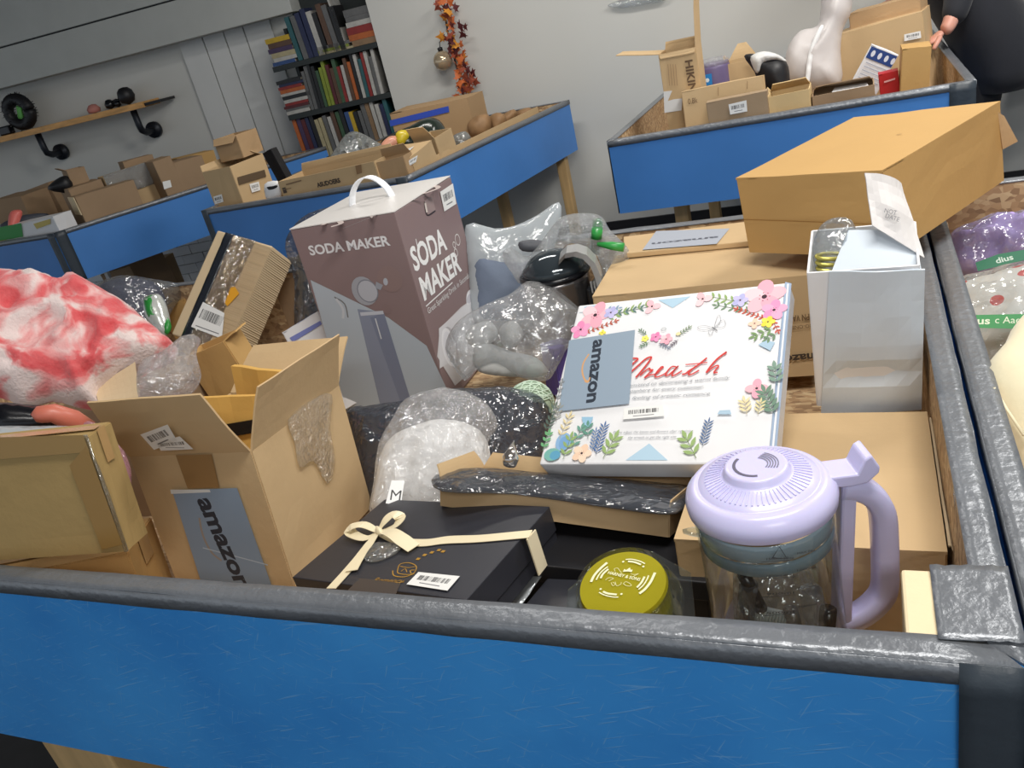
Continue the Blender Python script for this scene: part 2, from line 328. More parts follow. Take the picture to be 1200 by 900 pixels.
# ------------------------------------------------------------------ cartons
def frame(c, d, rot):   # bottom-centre frame from box centre, size, euler degrees
    R = Euler([radians(a) for a in rot], 'XYZ').to_matrix().to_4x4()
    return Matrix.Translation(V(c)) @ R @ Matrix.Translation((0, 0, -d[2] / 2))
def face(M, d, which):
    x, y, z = d[0] / 2, d[1] / 2, d[2]; R = M.to_3x3()
    t = {'front': ((-x, -y, 0), (1, 0, 0), (0, 0, 1)), 'right': ((x, -y, 0), (0, 1, 0), (0, 0, 1)), 'top': ((-x, -y, z), (1, 0, 0), (0, 1, 0)), 'left': ((-x, y, 0), (0, -1, 0), (0, 0, 1))}[which]
    return Print(M @ V(t[0]), R @ V(t[1]), R @ V(t[2]))
def carton(name, label, M, d, m=K, open_=False, flaps=None, tape=True, t=.004, cat='box', group=None, tm=PTAPE, bulge=.001, fl=None, seam='x', taper=.012, solid=False):
    w, dp, h = d; x, y = w / 2, dp / 2; o = thing(name, label, cat, M, group)
    def W(p): return M @ V(p)
    sd = random.random() * 50; nz = lambda u, v: -abs(bulge * 2.4 * noise.noise(V((u * 2 + sd, v * 2, sd))))
    g = G()
    for q in (((-x, -y), (x, -y)), ((x, -y), (x, y)), ((x, y), (-x, y)), ((-x, y), (-x, -y))):
        (a, b), (c, e) = q
        g.sheet([W((a, b, 0)), W((c, e, 0)), W((c, e, h)), W((a, b, h))], 6, 6, t, lambda u, v: nz(u, v) * (0 if u in (0, 1) or v in (0, 1) else 1))
    g.sheet([W((-x, -y, t / 2)), W((x, -y, t / 2)), W((x, y, t / 2)), W((-x, y, t / 2))], 2, 2, t)
    obj('body', g, m, o)
    E_ = {'front': ((-x, -y, h), (x, -y, h), (0, -1, 0)), 'back': ((x, y, h), (-x, y, h), (0, 1, 0)), 'left': ((-x, y, h), (-x, -y, h), (-1, 0, 0)), 'right': ((x, -y, h), (x, y, h), (1, 0, 0))}
    def flap(side, ang, L, bend=.004, tp=taper):
        a, b, out = E_[side]; a = V(a); b = V(b); out = V(out); dr = out * cos(radians(ang)) + V((0, 0, 1)) * sin(radians(ang)); e = (b - a).normalized() * tp
        g = G(); g.sheet([W(a), W(b), W(b + dr * L - e), W(a + dr * L + e)], 6, 5, t * .8, lambda u, v: bend * v * v + nz(u, v) * v); obj('flap', g, m, o)
    if open_:
        for s_, v in (flaps or {}).items(): flap(s_, *v)
    elif solid:
        g = G(); g.sheet([W((-x - t / 2, -y - t / 2, h)), W((x + t / 2, -y - t / 2, h)), W((x + t / 2, y + t / 2, h)), W((-x - t / 2, y + t / 2, h))], 10, 10, t, lambda u, v: nz(u, v) + bulge * 1.5 * sin(pi * u) * sin(pi * v)); obj('flap', g, m, o)
    else:
        pairs = (('front', 'back', dp / 2) if seam == 'x' else ('left', 'right', w / 2))
        for s_ in pairs[:2]: flap(s_, 180 - random.uniform(-.2, .6), pairs[2] - .001, 0, 0)
        if tape:
            g = G(); tw = min(.024, (dp if seam == 'x' else w) * .16); z = h + t
            if seam == 'x':
                g.sheet([W((-x, -tw, z)), W((x, -tw, z)), W((x, tw, z)), W((-x, tw, z))], 8, 2, .0006)
                g.sheet([W((x + t, -tw, z)), W((x + t, tw, z)), W((x + t, tw, z - .05)), W((x + t, -tw, z - .05))], 2, 2, .0006)
                g.sheet([W((-x - t, -tw, z)), W((-x - t, tw, z)), W((-x - t, tw, z - .05)), W((-x - t, -tw, z - .05))], 2, 2, .0006)
            else:
                g.sheet([W((-tw, -y, z)), W((tw, -y, z)), W((tw, y, z)), W((-tw, y, z))], 2, 8, .0006)
                g.sheet([W((-tw, -y - t, z)), W((tw, -y - t, z)), W((tw, -y - t, z - .05)), W((-tw, -y - t, z - .05))], 2, 2, .0006)
            obj('packing_tape', g, tm, o)
    return o
def sticker(o, P, c4, col=(232, 232, 230), code=True, lines=0, name='label_sticker', rot=0):
    """c4 pixel corners TL,TR,BR,BL of a sticker on print face P"""
    P2 = Print(P.O, P.ux, P.uy, P.off + .0012, P.step); P2.poly([c4[3], c4[2], c4[1], c4[0]], col)
    a, b, c, d = [V(P2.uv(*p)) for p in c4]
    if code: P2.barcode(d + (b - a) * .12 + (a - d) * .42, c - (b - a) * .12 + (b - c) * .42, (a - d) * .36)
    for k in range(lines):
        y = .12 + .1 * k; P2.stroke([tuple(d + (b - a) * .15 + (a - d) * y), tuple(c - (b - a) * (.15 + .1 * (k % 2)) + (b - c) * y)], (a - d).length * .035, (110, 110, 115), px=False)
    if code and not lines: P2.stroke([tuple(d + (b - a) * .25 + (a - d) * .22), tuple(c - (b - a) * .25 + (b - c) * .22)], (a - d).length * .06, (110, 110, 115), px=False, sm=1)
    return P2.build(name, o)

# ------------------------------------------------------------------ soft inflated things
def smoothpoly(pts, k=4):
    r = []; n = len(pts)
    for i in range(n):
        p0, p1, p2, p3 = [V(pts[(i + j - 1) % n]) for j in range(4)]
        for s_ in range(k):
            t = s_ / k; r.append(.5 * ((2 * p1) + (p2 - p0) * t + (2 * p0 - 5 * p1 + 4 * p2 - p3) * t * t + (3 * p1 - p0 - 3 * p2 + p3) * t ** 3))
    return r
def inflate(px, P, N, thick, step=.012, rnd=None, amp=.006, fs=9, ridge=0, k=3, back=.6, zmin=None, seed=0, edge=.0015):
    """closed soft body whose silhouette is the outline laid on plane (P,N); bulges to both sides"""
    P = V(P); N = V(N).normalized(); ux = V((0, 0, 1)).cross(N)
    if ux.length < .1: ux = V((1, 0, 0))
    ux.normalize(); uy = N.cross(ux)
    q = [onp(a, b, P, N) - P for a, b in px]; q = smoothpoly([(p.dot(ux), p.dot(uy)) for p in q], k)
    out = []
    for i in range(len(q)):   # resample
        a = q[i]; b = q[(i + 1) % len(q)]; L = (b - a).length; n = max(1, int(L / step))
        for j in range(n): out.append(a + (b - a) * j / n)
    xs = [p.x for p in out]; ys = [p.y for p in out]
    R = rnd or min(max(xs) - min(xs), max(ys) - min(ys)) * .45
    def dist(p):
        m = 1e9
        for i in range(0, len(out)):
            a = out[i]; b = out[(i + 1) % len(out)]; ab = b - a; t = max(0, min(1, (p - a).dot(ab) / max(ab.length_squared, 1e-12))); m = min(m, (p - a - ab * t).length)
        return m
    pts = list(out); nb = len(out)
    y = min(ys); row = 0
    def inside(p):
        c = False
        for i in range(nb):
            a = out[i]; b = out[(i + 1) % nb]
            if (a.y > p.y) != (b.y > p.y) and p.x < (b.x - a.x) * (p.y - a.y) / (b.y - a.y) + a.x: c = not c
        return c
    dd = [0] * nb
    while y < max(ys):
        x = min(xs) + (step / 2 if row % 2 else 0)
        while x < max(xs):
            p = V((x, y))
            if inside(p):
                e = dist(p)
                if e > step * .45: pts.append(p); dd.append(e)
            x += step
        y += step * .87; row += 1
    res = geometry.delaunay_2d_cdt(pts, [], [list(range(nb))], 1, 1e-6)
    vs2, fs2, orig = res[0], res[2], res[3]
    D = [dd[o[0]] if o else 0 for o in orig]
    isb = [bool(o) and o[0] < nb for o in orig]
    g = G(); top = []; bot = []
    for v, e, b_ in zip(vs2, D, isb):
        h = sqrt(max(0, 1 - (1 - min(e / R, 1)) ** 2)) * thick; w3 = P + ux * v.x + uy * v.y
        s3 = V((v.x * fs + seed, v.y * fs, seed)); nz = noise.noise(s3) + .5 * noise.noise(s3 * 2.3)
        if ridge: nz = nz * (1 - ridge) + ridge * (1 - 2.4 * abs(noise.noise(s3 * 1.4 + V((5, 5, 5))))) + ridge * .5 * (1 - 2.4 * abs(noise.noise(s3 * 3.1)))
        a = amp * nz * min(1, e / (R * .35) if R else 1)
        t_ = w3 + N * (h + a + edge); b2 = w3 - N * (h * back + edge - a * .3)
        if zmin is not None: t_.z = max(t_.z, zmin); b2.z = max(b2.z, zmin)
        top.append(t_); bot.append(b2)
    n = len(top); F = []
    for f in fs2: F.append(tuple(f)); F.append(tuple(n + i for i in reversed(f)))
    cnt = {}
    for f in fs2:
        for i in range(len(f)):
            e = (f[i], f[(i + 1) % len(f)]); cnt[e] = 1
    for (a, b) in list(cnt):
        if (b, a) not in cnt: F.append((b, a, n + a, n + b))
    g.add(top + bot, F); return g
def tocam(P): return (CAM - V(P)).normalized()
def mixn(P, z=.5): return (tocam(P) * (1 - z) + V((0, 0, 1)) * z).normalized()

# ================================================================== the setting
g = G(); g.add([(-9, -4, 0), (5, -4, 0), (5, 6, 0), (-9, 6, 0)], [(0, 1, 2, 3)]); structure('floor', g, FLOOR)
g = G().box((-9, -4, 2.9), (5, 6, 3.0)); structure('ceiling', g, CEIL)
g = G().box((-2.74, 4.2, 0), (5, 4.7, 2.9)); structure('wall_back', g, WALL)
WP = V((-2.74, 4.55, 0)); WT = V((cos(radians(12.5)), sin(radians(12.5)), 0)); WN = V((WT.y, -WT.x, 0))
def wpt(x, y, off=0): return onp(x, y, WP + WN * off, WN)
def wco(p): return (p - WP).dot(WT), p.z
MW = Matrix(((WT.x, -WN.x, 0, WP.x), (WT.y, -WN.y, 0, WP.y), (0, 0, 1, 0), (0, 0, 0, 1)))   # local: x along wall, y into wall, z up
g = G().box((-6.5, 0, 0), (0.1, .15, 2.9), MW); wl = structure('wall_left', g, WALL)
g = G().box((-2.74, 4.185, 0), (5, 4.2, .10)); structure('baseboard_back', g, BLACK)
# painted boards beside the bookcase
bx = [wco(wpt(px, 110))[0] for px in (232, 262, 288, 312, 345)]
for a, b in zip(bx, bx[1:]):
    g = G().box((a + .004, -.022, .35), (b - .004, -.002, 1.70), MW); obj('board', g, WBRD, wl, world=False, bevel=.002)
bxl = [-6.3, -5.6, -4.9]
for a, b in zip(bxl, bxl[1:]):
    g = G().box((a + .004, -.014, .1), (b - .004, -.002, 1.70), MW); obj('board', g, WBRD, wl, world=False, bevel=.002)
brickm = mat('white_painted_brick', (236, 238, 240), rough=.6, var=.05, vs=8, bump=.3, bs=30)
bme = bpy.data.meshes.new('brick'); g0 = G().box((0, -.03, 0), (.172, -.002, .066)); bme.from_pydata([tuple(v) for v in g0.v], [], g0.f); bme.materials.append(brickm)
g = G().box((-3.6, -.016, .0), (-1.3, .0, .78), MW); obj('mortar', g, mat('grey_mortar', (90, 92, 96), var=.1), wl, world=False)
for r_ in range(11):
    for c_ in range(13):
        b = bpy.data.objects.new('brick', bme); COL.objects.link(b); b.parent = wl
        b.matrix_local = MW @ Matrix.Translation((-3.6 + c_ * .177 + (r_ % 2) * .088 + random.uniform(-.001, .001), random.uniform(-.004, .002), .004 + r_ * .0705))
# beam and soffit boards
zb = .5 * (wpt(170, 59, .2).z + wpt(340, 15, .2).z); zt = wpt(0, 57, .2).z; xr = wco(wpt(341, 8, .2))[0]
g = G().box((-6.5, -.2, zb), (xr, -.001, zt), MW); structure('trim_1', g, mat('grey_beam_paint', (176, 178, 174), rough=.6, var=.04), bevel=.004)
g = G().box((-6.5, -.17, zt + .012), (xr, -.001, zt + .30), MW); structure('trim_2', g, mat('grey_beam_paint', (0, 0, 0)), bevel=.004)
g = G().box((-6.5, -.15, zt), (xr, -.001, zt + .012), MW); structure('trim_3', g, BLACK)

# ------------------------------------------------------------------ sorting bins
def bin_(label, poly, zt=.86, h=.285, legs=(), group='blue sorting bins', skip=(), blue=BLUEP, zf=None, inner=.024):
    """poly: plan corners ccw (outer). every side is a board with a taped top edge"""
    zb_ = zt - h; zf = zf or zt - .245
    cx = sum(p[0] for p in poly) / len(poly); cy = sum(p[1] for p in poly) / len(poly)
    o = thing('sorting_bin', label, 'bin', Matrix.Translation((cx, cy, 0)), group); n = len(poly)
    C_ = V((cx, cy, 0))
    P = [V((*p, 0)) for p in poly]
    def off(i, d):   # inner corner by edge offset
        a = P[(i - 1) % n]; b = P[i]; c = P[(i + 1) % n]; n1 = V((0, 0, 1)).cross((b - a).normalized()); n2 = V((0, 0, 1)).cross((c - b).normalized())
        return b + (n1 + n2) * (d / (1 + n1.dot(n2)))
    I = [off(i, inner) for i in range(n)]
    for i in range(n):
        j = (i + 1) % n
        g = G(); g.hexa([P[i] + V((0, 0, zb_)), P[j] + V((0, 0, zb_)), I[j] + V((0, 0, zb_)), I[i] + V((0, 0, zb_)), P[i] + V((0, 0, zt - .002)), P[j] + V((0, 0, zt - .002)), I[j] + V((0, 0, zt - .002)), I[i] + V((0, 0, zt - .002))])
        g.m = [0, 0, 0, 0, 1, 0]
        obj('side_board', g, [blue, OSB], o)
        if i in skip: continue
        n1 = V((0, 0, 1)).cross((P[j] - P[i]).normalized()) * .0025
        L = (P[j] - P[i]).length; g = G(); sd = random.random() * 9; nu = max(8, int(L / .05))
        def wv(u, v): return .0016 * noise.noise(V((u * L * 14 + sd, v * 3, sd)))
        z1 = V((0, 0, zt)); dn = V((0, 0, zt - .022))
        g.sheet([P[i] - n1 + z1, P[j] - n1 + z1, I[j] + n1 + z1, I[i] + n1 + z1], nu, 3, .003, wv)
        g.sheet([P[i] - n1 + dn, P[j] - n1 + dn, P[j] - n1 + z1, P[i] - n1 + z1], nu, 2, .0025, wv)
        obj('edge_tape', g, [TAPE], o, smooth=True)
    g = G(); g.add([p + V((0, 0, zf - .018)) for p in I] + [p + V((0, 0, zf)) for p in I], [tuple(reversed(range(n))), tuple(range(n, 2 * n))] + [(i, (i + 1) % n, n + (i + 1) % n, n + i) for i in range(n)])
    obj('base_board', g, OSB, o)
    for lx, ly in legs:
        g = G().box((lx - .028, ly - .03, 0), (lx + .028, ly + .03, zf - .02)); obj('leg', g, PINE, o, bevel=.004)
    return o
def tapeband(o, a, b, z0, z1, n_, m=TAPED, name='corner_tape'):
    a = V((*a, 0)); b = V((*b, 0)); n_ = V((*n_, 0)).normalized() * .004
    g = G().sheet([a + n_ + V((0, 0, z0)), b + n_ + V((0, 0, z0)), b + n_ + V((0, 0, z1)), a + n_ + V((0, 0, z1))], 3, 10, .0012, lambda u, v: .0012 * noise.noise(V((u * 3, v * 9, z0)))); return obj(name, g, m, o, smooth=True)
FZ = .615
near = bin_('large blue bin in the foreground filled with open boxes and wrapped goods', [(-2.42, -.012), (.046, -.012), (.046, 1.325), (-2.42, 1.325)], h=.345, legs=[(-2.3, .1), (-1.06, 1.2), (0, 1.2), (-2.3, 1.2), (-.02, .06)], blue=BLUE)
tapeband(near, (.001, -.012), (.050, -.012), .50, .862, (0, -1)); tapeband(near, (.046, -.02), (.046, .03), .50, .862, (1, 0))
_a, _b = ony(72, 866, .06), ony(152, 884, .06); obj('leg', G().box((_a.x, .03, 0), (_b.x, .12, .55)), PINE, near, bevel=.004)
g = G(); g.box((-.036, .013, FZ), (.0215, .098, .861)); obj('corner_post', g, mat('pale_post_wood', (226, 208, 170), rough=.6, var=.08, vs=8, bump=.15), near, bevel=.003)
g = G().sheet([(-.012, .008, .8635), (.05, .008, .866), (.05, .102, .866), (-.012, .102, .8635)], 10, 10, .001, lambda u, v: .002 * noise.noise(V((u * 7, v * 7, 1))))
obj('corner_tape', g, TAPE, near, smooth=True)
g = inflate([(1118, 560), (1140, 548), (1150, 580), (1158, 600), (1150, 640), (1128, 632), (1120, 600)], V((.02, .30, .872)), mixn(V((.02, .3, .87)), .4), .004, step=.006, amp=.004, ridge=.6, fs=40)
single('film_scrap', g, CLEAR, 'crumpled clear film scrap stuck on the taped rim near the kettle box', 'plastic film', smooth=True)
right = bin_('blue bin at the right edge holding bagged clothes and a cream cushion', [(.060, -.012), (1.5, -.012), (1.5, 1.36), (.060, 1.36)], h=.345, legs=[(.12, .08), (.12, 1.3), (1.4, 1.3)], blue=BLUE)
tapeband(right, (.058, -.014), (.11, -.014), .50, .862, (0, -1))
b3 = bin_('blue bin by the back wall with a tall open carton and a person beside it', [(-.945, 2.555), (.29, 2.555), (.275, 4.1), (-.93, 4.1)], h=.285, legs=[(-.75, 2.8), (-.80, 3.9), (.2, 2.75), (-.28, 2.9)])
tapeband(b3, (.215, 2.555), (.292, 2.555), .575, .862, (0, -1)); tapeband(b3, (-.947, 2.56), (-.945, 2.60), .575, .862, (-1, 0))
b2 = bin_('blue bin in the middle distance with a long carton along its front rim', [(-2.965, 2.515), (-1.82, 2.515), (-1.565, 4.08), (-2.72, 4.12)], h=.28, legs=[(-2.02, 3.9), (-1.64, 3.98), (-2.8, 2.7), (-1.95, 2.7)])
tapeband(b2, (-1.875, 2.515), (-1.818, 2.515), .585, .862, (0, -1)); tapeband(b2, (-2.965, 2.515), (-2.93, 2.515), .585, .862, (0, -1))
b1 = bin_('blue bin at the far left below the plank shelf', [(-5.3, 2.575), (-4.075, 2.575), (-3.26, 4.10), (-4.6, 3.95)], h=.285, legs=[(-4.3, 2.75), (-3.75, 3.7), (-5.1, 2.75)])
tapeband(b1, (-4.125, 2.575), (-4.073, 2.575), .575, .862, (0, -1)); tapeband(b1, (-4.073, 2.577), (-4.045, 2.63), .575, .862, (1, -.53))
p = ony(1186, 33, 4.0); q = ony(1184, 66, 4.0)
b4 = bin_('blue bin seen past the person at the right edge', [(p.x, 3.72), (p.x + 1.2, 3.72), (p.x + 1.2, 4.17), (p.x, 4.17)], zt=ony(1186, 33, 3.72).z, h=.16, legs=[(p.x + .5, 3.9)])

# ------------------------------------------------------------------ camera-side boxes
# soda maker carton
d = (.263, .313, .454); M = frame((-1.080, 1.050, .846), d, (-.8, -.6, 2.2))
SODA = mat('mauve_brown_card', (134, 114, 114), rough=.5, var=.03, bump=.04, bs=10); SODAT = mat('white_gloss_card', (226, 222, 218), rough=.35, var=.03, bump=.05, bs=9)
o = thing('appliance_carton', 'tall mauve carton for a soda maker with white top and plastic handle', 'box', M)
def Wf(x, y, z): return M @ V((x, y, z))
x, y, h = d[0] / 2, d[1] / 2, d[2]
g = G().hexa([Wf(-x, -y, 0), Wf(x, -y, 0), Wf(x, y, 0), Wf(-x, y, 0), Wf(-x, -y, h - .001), Wf(x, -y, h - .001), Wf(x, y, h - .001), Wf(-x, y, h - .001)]); obj('body', g, SODA, o, bevel=.0015)
g = G().sheet([Wf(-x - .001, -y - .001, h + .001), Wf(x, -y, h + .001), Wf(x, y, h + .002), Wf(-x, y, h + .003)], 8, 8, .002, lambda u, v: .003 * sin(pi * u) * sin(pi * v)); obj('lid_flap', g, SODAT, o)
g = G(); hz = h + .004
hp = [Wf(-.045 + .09 * t, -.02 + .03 * t, hz + .055 * sin(pi * t) ** .6) for t in [i / 16 for i in range(17)]]
w_ = (M.to_3x3() @ V((.35, 1, 0))).normalized() * .009; vs = []
for i, p in enumerate(hp):
    t = (hp[min(i + 1, 16)] - hp[max(i - 1, 0)]).normalized(); q = t.cross(w_).normalized() * .0015; vs += [p - w_ - q, p + w_ - q, p + w_ + q, p - w_ + q]
g.add(vs, [(4 * i + k, 4 * (i + 1) + k, 4 * (i + 1) + (k + 1) % 4, 4 * i + (k + 1) % 4) for i in range(16) for k in range(4)])
obj('handle', g, mat('white_plastic', (232, 234, 238), rough=.25, var=.01, bump=0), o)
P = face(M, d, 'front')
GB = (176, 186, 196)
P.poly([(364, 328), (455, 372), (500, 405), (524, 456), (532, 492), (412, 500)], GB)
P.ell((457, 327), .030, .030, (136, 115, 113)); P.ell((453, 362), .012, .012, (132, 112, 112))
P.text('SODA MAKER', (364, 299), (458, 287), .021, (222, 222, 224), bold=.03)
P.poly([(419, 362), (450, 366), (482, 470), (446, 476)], (134, 142, 162)); P.poly([(434, 372), (450, 366), (482, 470), (470, 472)], (120, 128, 150))
P.ell((427, 341), .031, .034, (158, 160, 168)); P.ell((431, 341), .0262, .0275, (128, 130, 140)); P.ell((431, 341), .0235, .0245, (176, 178, 186))
P.poly([(441, 330), (449, 334), (446, 340), (440, 337)], (150, 154, 164)); P.ell((452, 330), .0055, .0085, (172, 176, 186), ang=-.3)
P.poly([(422, 366), (449, 364), (450, 368), (423, 370)], (190, 194, 204)); P.stroke([(440, 373), (447, 397)], .003, (206, 210, 216)); P.stroke([(392, 348), (404, 356), (408, 372)], .0035, (120, 120, 124)); P.stroke([(394, 350), (402, 362), (402, 373)], .006, (196, 200, 206))
P.build('printed_front', o)
P = face(M, d, 'right')
P.text('SODA', (486, 318), (524, 291), .05, (238, 238, 238), bold=.03)
P.text('MAKER', (497, 352), (541, 316), .05, (238, 238, 238), bold=.03)
P.stroke([(499, 359), (530, 331)], .0028, (232, 232, 232), sm=1)
P.text('Great Sparkling Drink in Seconds', (502, 368), (550, 325), .013, (225, 225, 225))
for c_, r_ in (((536, 281), .013), ((532, 287), .007), ((534, 296), .009)): P.ell(c_, r_, r_, (226, 222, 220), ring=.0022)
P.stroke([(487, 280), (490, 294)], .003, (238, 238, 238))
P.poly([(512, 418), (533, 452), (563, 425), (562, 344), (540, 360), (515, 385)], (206, 204, 206))
P.ell((552, 352), .030, .026, (226, 226, 230)); P.ell((550, 350), .020, .010, (196, 196, 204)); P.poly([(514, 385), (545, 358), (566, 350), (566, 390), (545, 412), (515, 432)], (214, 214, 218))
P.ell((528, 407), .036, .050, (182, 180, 186)); P.ell((526, 407), .033, .047, (232, 232, 236)); P.ell((526, 407), .026, .038, (222, 222, 228))
P.poly([(497, 236), (506, 228), (510, 246), (501, 252)], (150, 132, 130)); P.stroke([(497, 236), (500, 252), (510, 247)], .003, (52, 42, 44))
P.stroke([(498, 238), (500, 249)], .008, (214, 204, 196))
P.build('printed_side', o)
sticker(o, P, ((515, 225), (530, 215), (534, 239), (520, 248)))
P = face(M, d, 'top')
PB = (196, 180, 174)
for q in ([(372, 262), (430, 238)], [(402, 268), (470, 241), (500, 228)]): P.stroke(q, .003, (90, 84, 84), sm=1)
P.stroke([(378, 264), (392, 258), (400, 262), (388, 266)], .012, PB); P.stroke([(455, 240), (465, 232), (478, 232), (470, 240), (460, 241)], .010, PB); P.stroke([(482, 226), (500, 218), (514, 220), (500, 226), (486, 228)], .012, PB); P.poly([(430, 252), (440, 250), (436, 256)], (170, 158, 152))
P.build('printed_top', o)

# open kraft carton with the grey brand label
d = (.237, .267, .247); M = frame((-1.041, .376, .757), d, (-5.6, .4, 3.5))
o = carton('open_carton', 'open kraft carton with grey brand label and raised flaps at the front left', M, d, K, True, {'front': (62, .125, -.01), 'right': (72, .105, .006), 'back': (40, .11, .01)}, bulge=.0012)
P = face(M, d, 'front')
P.off = .005
P.poly([(204, 573), (280, 570), (326, 700), (248, 712)], (132, 150, 172)); P.poly([(202, 572), (248, 572), (249, 575), (203, 577)], (214, 216, 216))
P.stroke([(236, 605), (240, 625), (250, 645), (262, 655)], .004, (150, 140, 132)); P.stroke([(240, 640), (290, 653), (316, 660)], .002, (176, 190, 206))
P.text('amazon', (233, 583), (281, 688), .033, (44, 50, 62), bold=.035)
P.build('brand_label', o)
P2 = face(M, d, 'front'); P2.off = .0044; P2.poly([(208, 532), (250, 531), (259, 570), (222, 571)], (150, 116, 74)); P2.build('packing_tape', o)
P = face(M, d, 'right'); P.off = .005
g = inflate([(338, 492), (362, 470), (388, 462), (386, 500), (392, 540), (384, 566), (368, 540), (352, 548), (346, 520)], P.O + P.n * .006, P.n, .003, step=.009, amp=.0025, ridge=.6, fs=40, back=0)
obj('loose_tape', g, film('yellowed_tape_film', tint=(255, 252, 245), milk=.20, refl=.08, bs=40, mcol=(240, 226, 200)), o, smooth=True)
# sticker on its front flap
R3 = M.to_3x3(); E1 = M @ V((-.1185, -.1335, .247)); dirf = R3 @ V((0, -cos(radians(62)), sin(radians(62)))); P = Print(E1, R3 @ V((1, 0, 0)), dirf, off=.009)
sticker(o, P, ((168, 503), (200, 491), (211, 510), (184, 521))); sticker(o, P, ((186, 512), (214, 505), (230, 520), (192, 522)))
# padded envelopes standing inside it
for k, (c_, rz) in enumerate((((-1.06, .40, .775), 12), ((-1.03, .45, .80), -6))):
    d2 = (.17, .012, .27); M2 = frame(c_, d2, (-8, 6, rz))
    lo = thing('padded_envelope', ('yellow padded envelope with a black band standing in the open kraft carton', 'yellow padded envelope behind the banded one inside the open kraft carton')[k], 'envelope', M2)
    g = G().sheet([M2 @ V((-.085, 0, 0)), M2 @ V((.085, 0, 0)), M2 @ V((.085, 0, .27)), M2 @ V((-.085, 0, .27))], 8, 10, .010, lambda u, v: .004 * noise.noise(V((u * 4, v * 4, k)))); obj('envelope', g, KY, lo)
    if k == 0: g = G().sheet([M2 @ V((-.086, -.009, .19)), M2 @ V((.086, -.009, .215)), M2 @ V((.086, -.009, .237)), M2 @ V((-.086, -.009, .215))], 4, 2, .003); obj('black_band', g, BLACKG, lo)

# tilted taped carton bottom left, and the carton below it
d = (.219, .05, .175); M = frame((-1.1355, .0945, .929), d, (-7.0, 2.8, 13.2)); DB = kraft('olive_kraft_card', (164, 138, 90))
o = carton('taped_carton', 'brown carton with shiny tape along its edges tilted at the lower left corner', M, d, DB, tm=PTAPE)
P = face(M, d, 'front'); P.off = .005
P.poly([(-40, 512), (100, 508), (108, 528), (-40, 540)], (150, 120, 70)); P.poly([(84, 544), (104, 520), (146, 636), (122, 642)], (146, 114, 62)); P.build('wide_tape', o)
g = G().tube([M @ V((-.109, -.026, .176)), M @ V((0, -.027, .178)), M @ V((.109, -.026, .176)), M @ V((.111, -.026, .09)), M @ V((.110, -.026, .0))], .003, 6); obj('film_edge', g, CLEAR, o, smooth=True)
d = (.26, .113, .153); M = frame((-1.272, .135, .705), d, (-5, 4, 27.4)); carton('lower_carton', 'kraft carton lying under the tilted taped carton behind the front rim', M, d, kraft('warm_kraft_card', (190, 152, 98)))

# floral white carton
d = (.352, .308, .042); M = frame((-.342, .548, .836), d, (29.7, -3.6, -5.6))
o = thing('floral_carton', 'flat white carton printed with flowers and red script leaning in the middle', 'box', M)
x, y, h = d[0] / 2, d[1] / 2, d[2]
def Wf(x, y, z): return M @ V((x, y, z))
g = G().hexa([Wf(-x, -y, 0), Wf(x, -y, 0), Wf(x, y, 0), Wf(-x, y, 0), Wf(-x, -y, h), Wf(x, -y, h), Wf(x, y, h), Wf(-x, y, h)]); obj('body', g, WHITEC, o, bevel=.003)
g = G().sheet([Wf(x - .006, -y, h + .001), Wf(x + .002, -y, h - .004), Wf(x + .002, y, h - .004), Wf(x - .006, y, h + .001)], 2, 10, .0015); obj('lid_edge', g, mat('blue_grey_edge', (150, 168, 192), bump=0), o)
P = face(M, d, 'top')
zz = lambda ox, oy, s: (lambda p: (ox + p[0] / s, oy + p[1] / s))
W6 = zz(600, 320, 3.53); W6b = zz(700, 350, 6); W6c = zz(700, 440, 6)
def u6(a, b): return P.uv(*W6((a, b)))
LB = (176, 204, 222)
for q in ([(300, 140), (365, 130), (340, 165), (300, 165)], [(605, 112), (740, 97), (665, 145)], [(1040, 75), (1125, 55), (1120, 90)], [(470, 775), (568, 706), (645, 775)]): P.poly([W6(p) for p in q], LB)
def flower(c, r, cols, n=5, a0=0):
    c = V(u6(*c))
    for k in range(n):
        a = a0 + 2 * pi * k / n; e = c + V((cos(a), sin(a))) * r * .55; P.ell(tuple(e), r * .55, r * .42, cols[k % len(cols)], ang=a, px=False, n=14)
    P.ell(tuple(c), r * .14, r * .14, (60, 40, 50), px=False, n=8)
    for k in range(7):
        a = k * .9; P.ell(tuple(c + V((cos(a), sin(a))) * r * .26), r * .035, r * .035, (120, 50, 70), px=False, n=5)
PK = [(244, 186, 196), (240, 170, 186), (248, 204, 210)]
def sprig(a, b, n, L, wd, col, side=(1, -1), stem=.0008):
    a = V(u6(*a)); b = V(u6(*b)); P.stroke([tuple(a), tuple(b)], stem, tuple(int(v * .8) for v in col), px=False, sm=1); d_ = (b - a).normalized(); nn = V((-d_.y, d_.x)); P.k += 1
    for i in range(n):
        p = a + (b - a) * ((i + .7) / n)
        for s_ in side: P.leaf(p, p + (d_ * .7 + nn * s_ * .75) * L, wd, col)
    P.leaf(b, b + d_ * L, wd, col)
GR = (146, 172, 110); GG = (112, 140, 108); BG = (112, 146, 182); GY = (150, 158, 150)
sprig((380, 190), (560, 130), 6, .012, .004, GR); sprig((420, 170), (570, 140), 5, .010, .0035, (96, 126, 120)); sprig((990, 130), (830, 100), 6, .012, .004, GR); sprig((1000, 160), (850, 135), 5, .010, .0035, GG)
sprig((300, 250), (430, 200), 7, .007, .003, (188, 92, 70)); sprig((1050, 190), (930, 150), 7, .007, .003, (196, 84, 64)); sprig((1070, 180), (1100, 240), 4, .007, .003, (200, 90, 76))
sprig((280, 165), (440, 145), 5, .008, .003, (140, 166, 190))
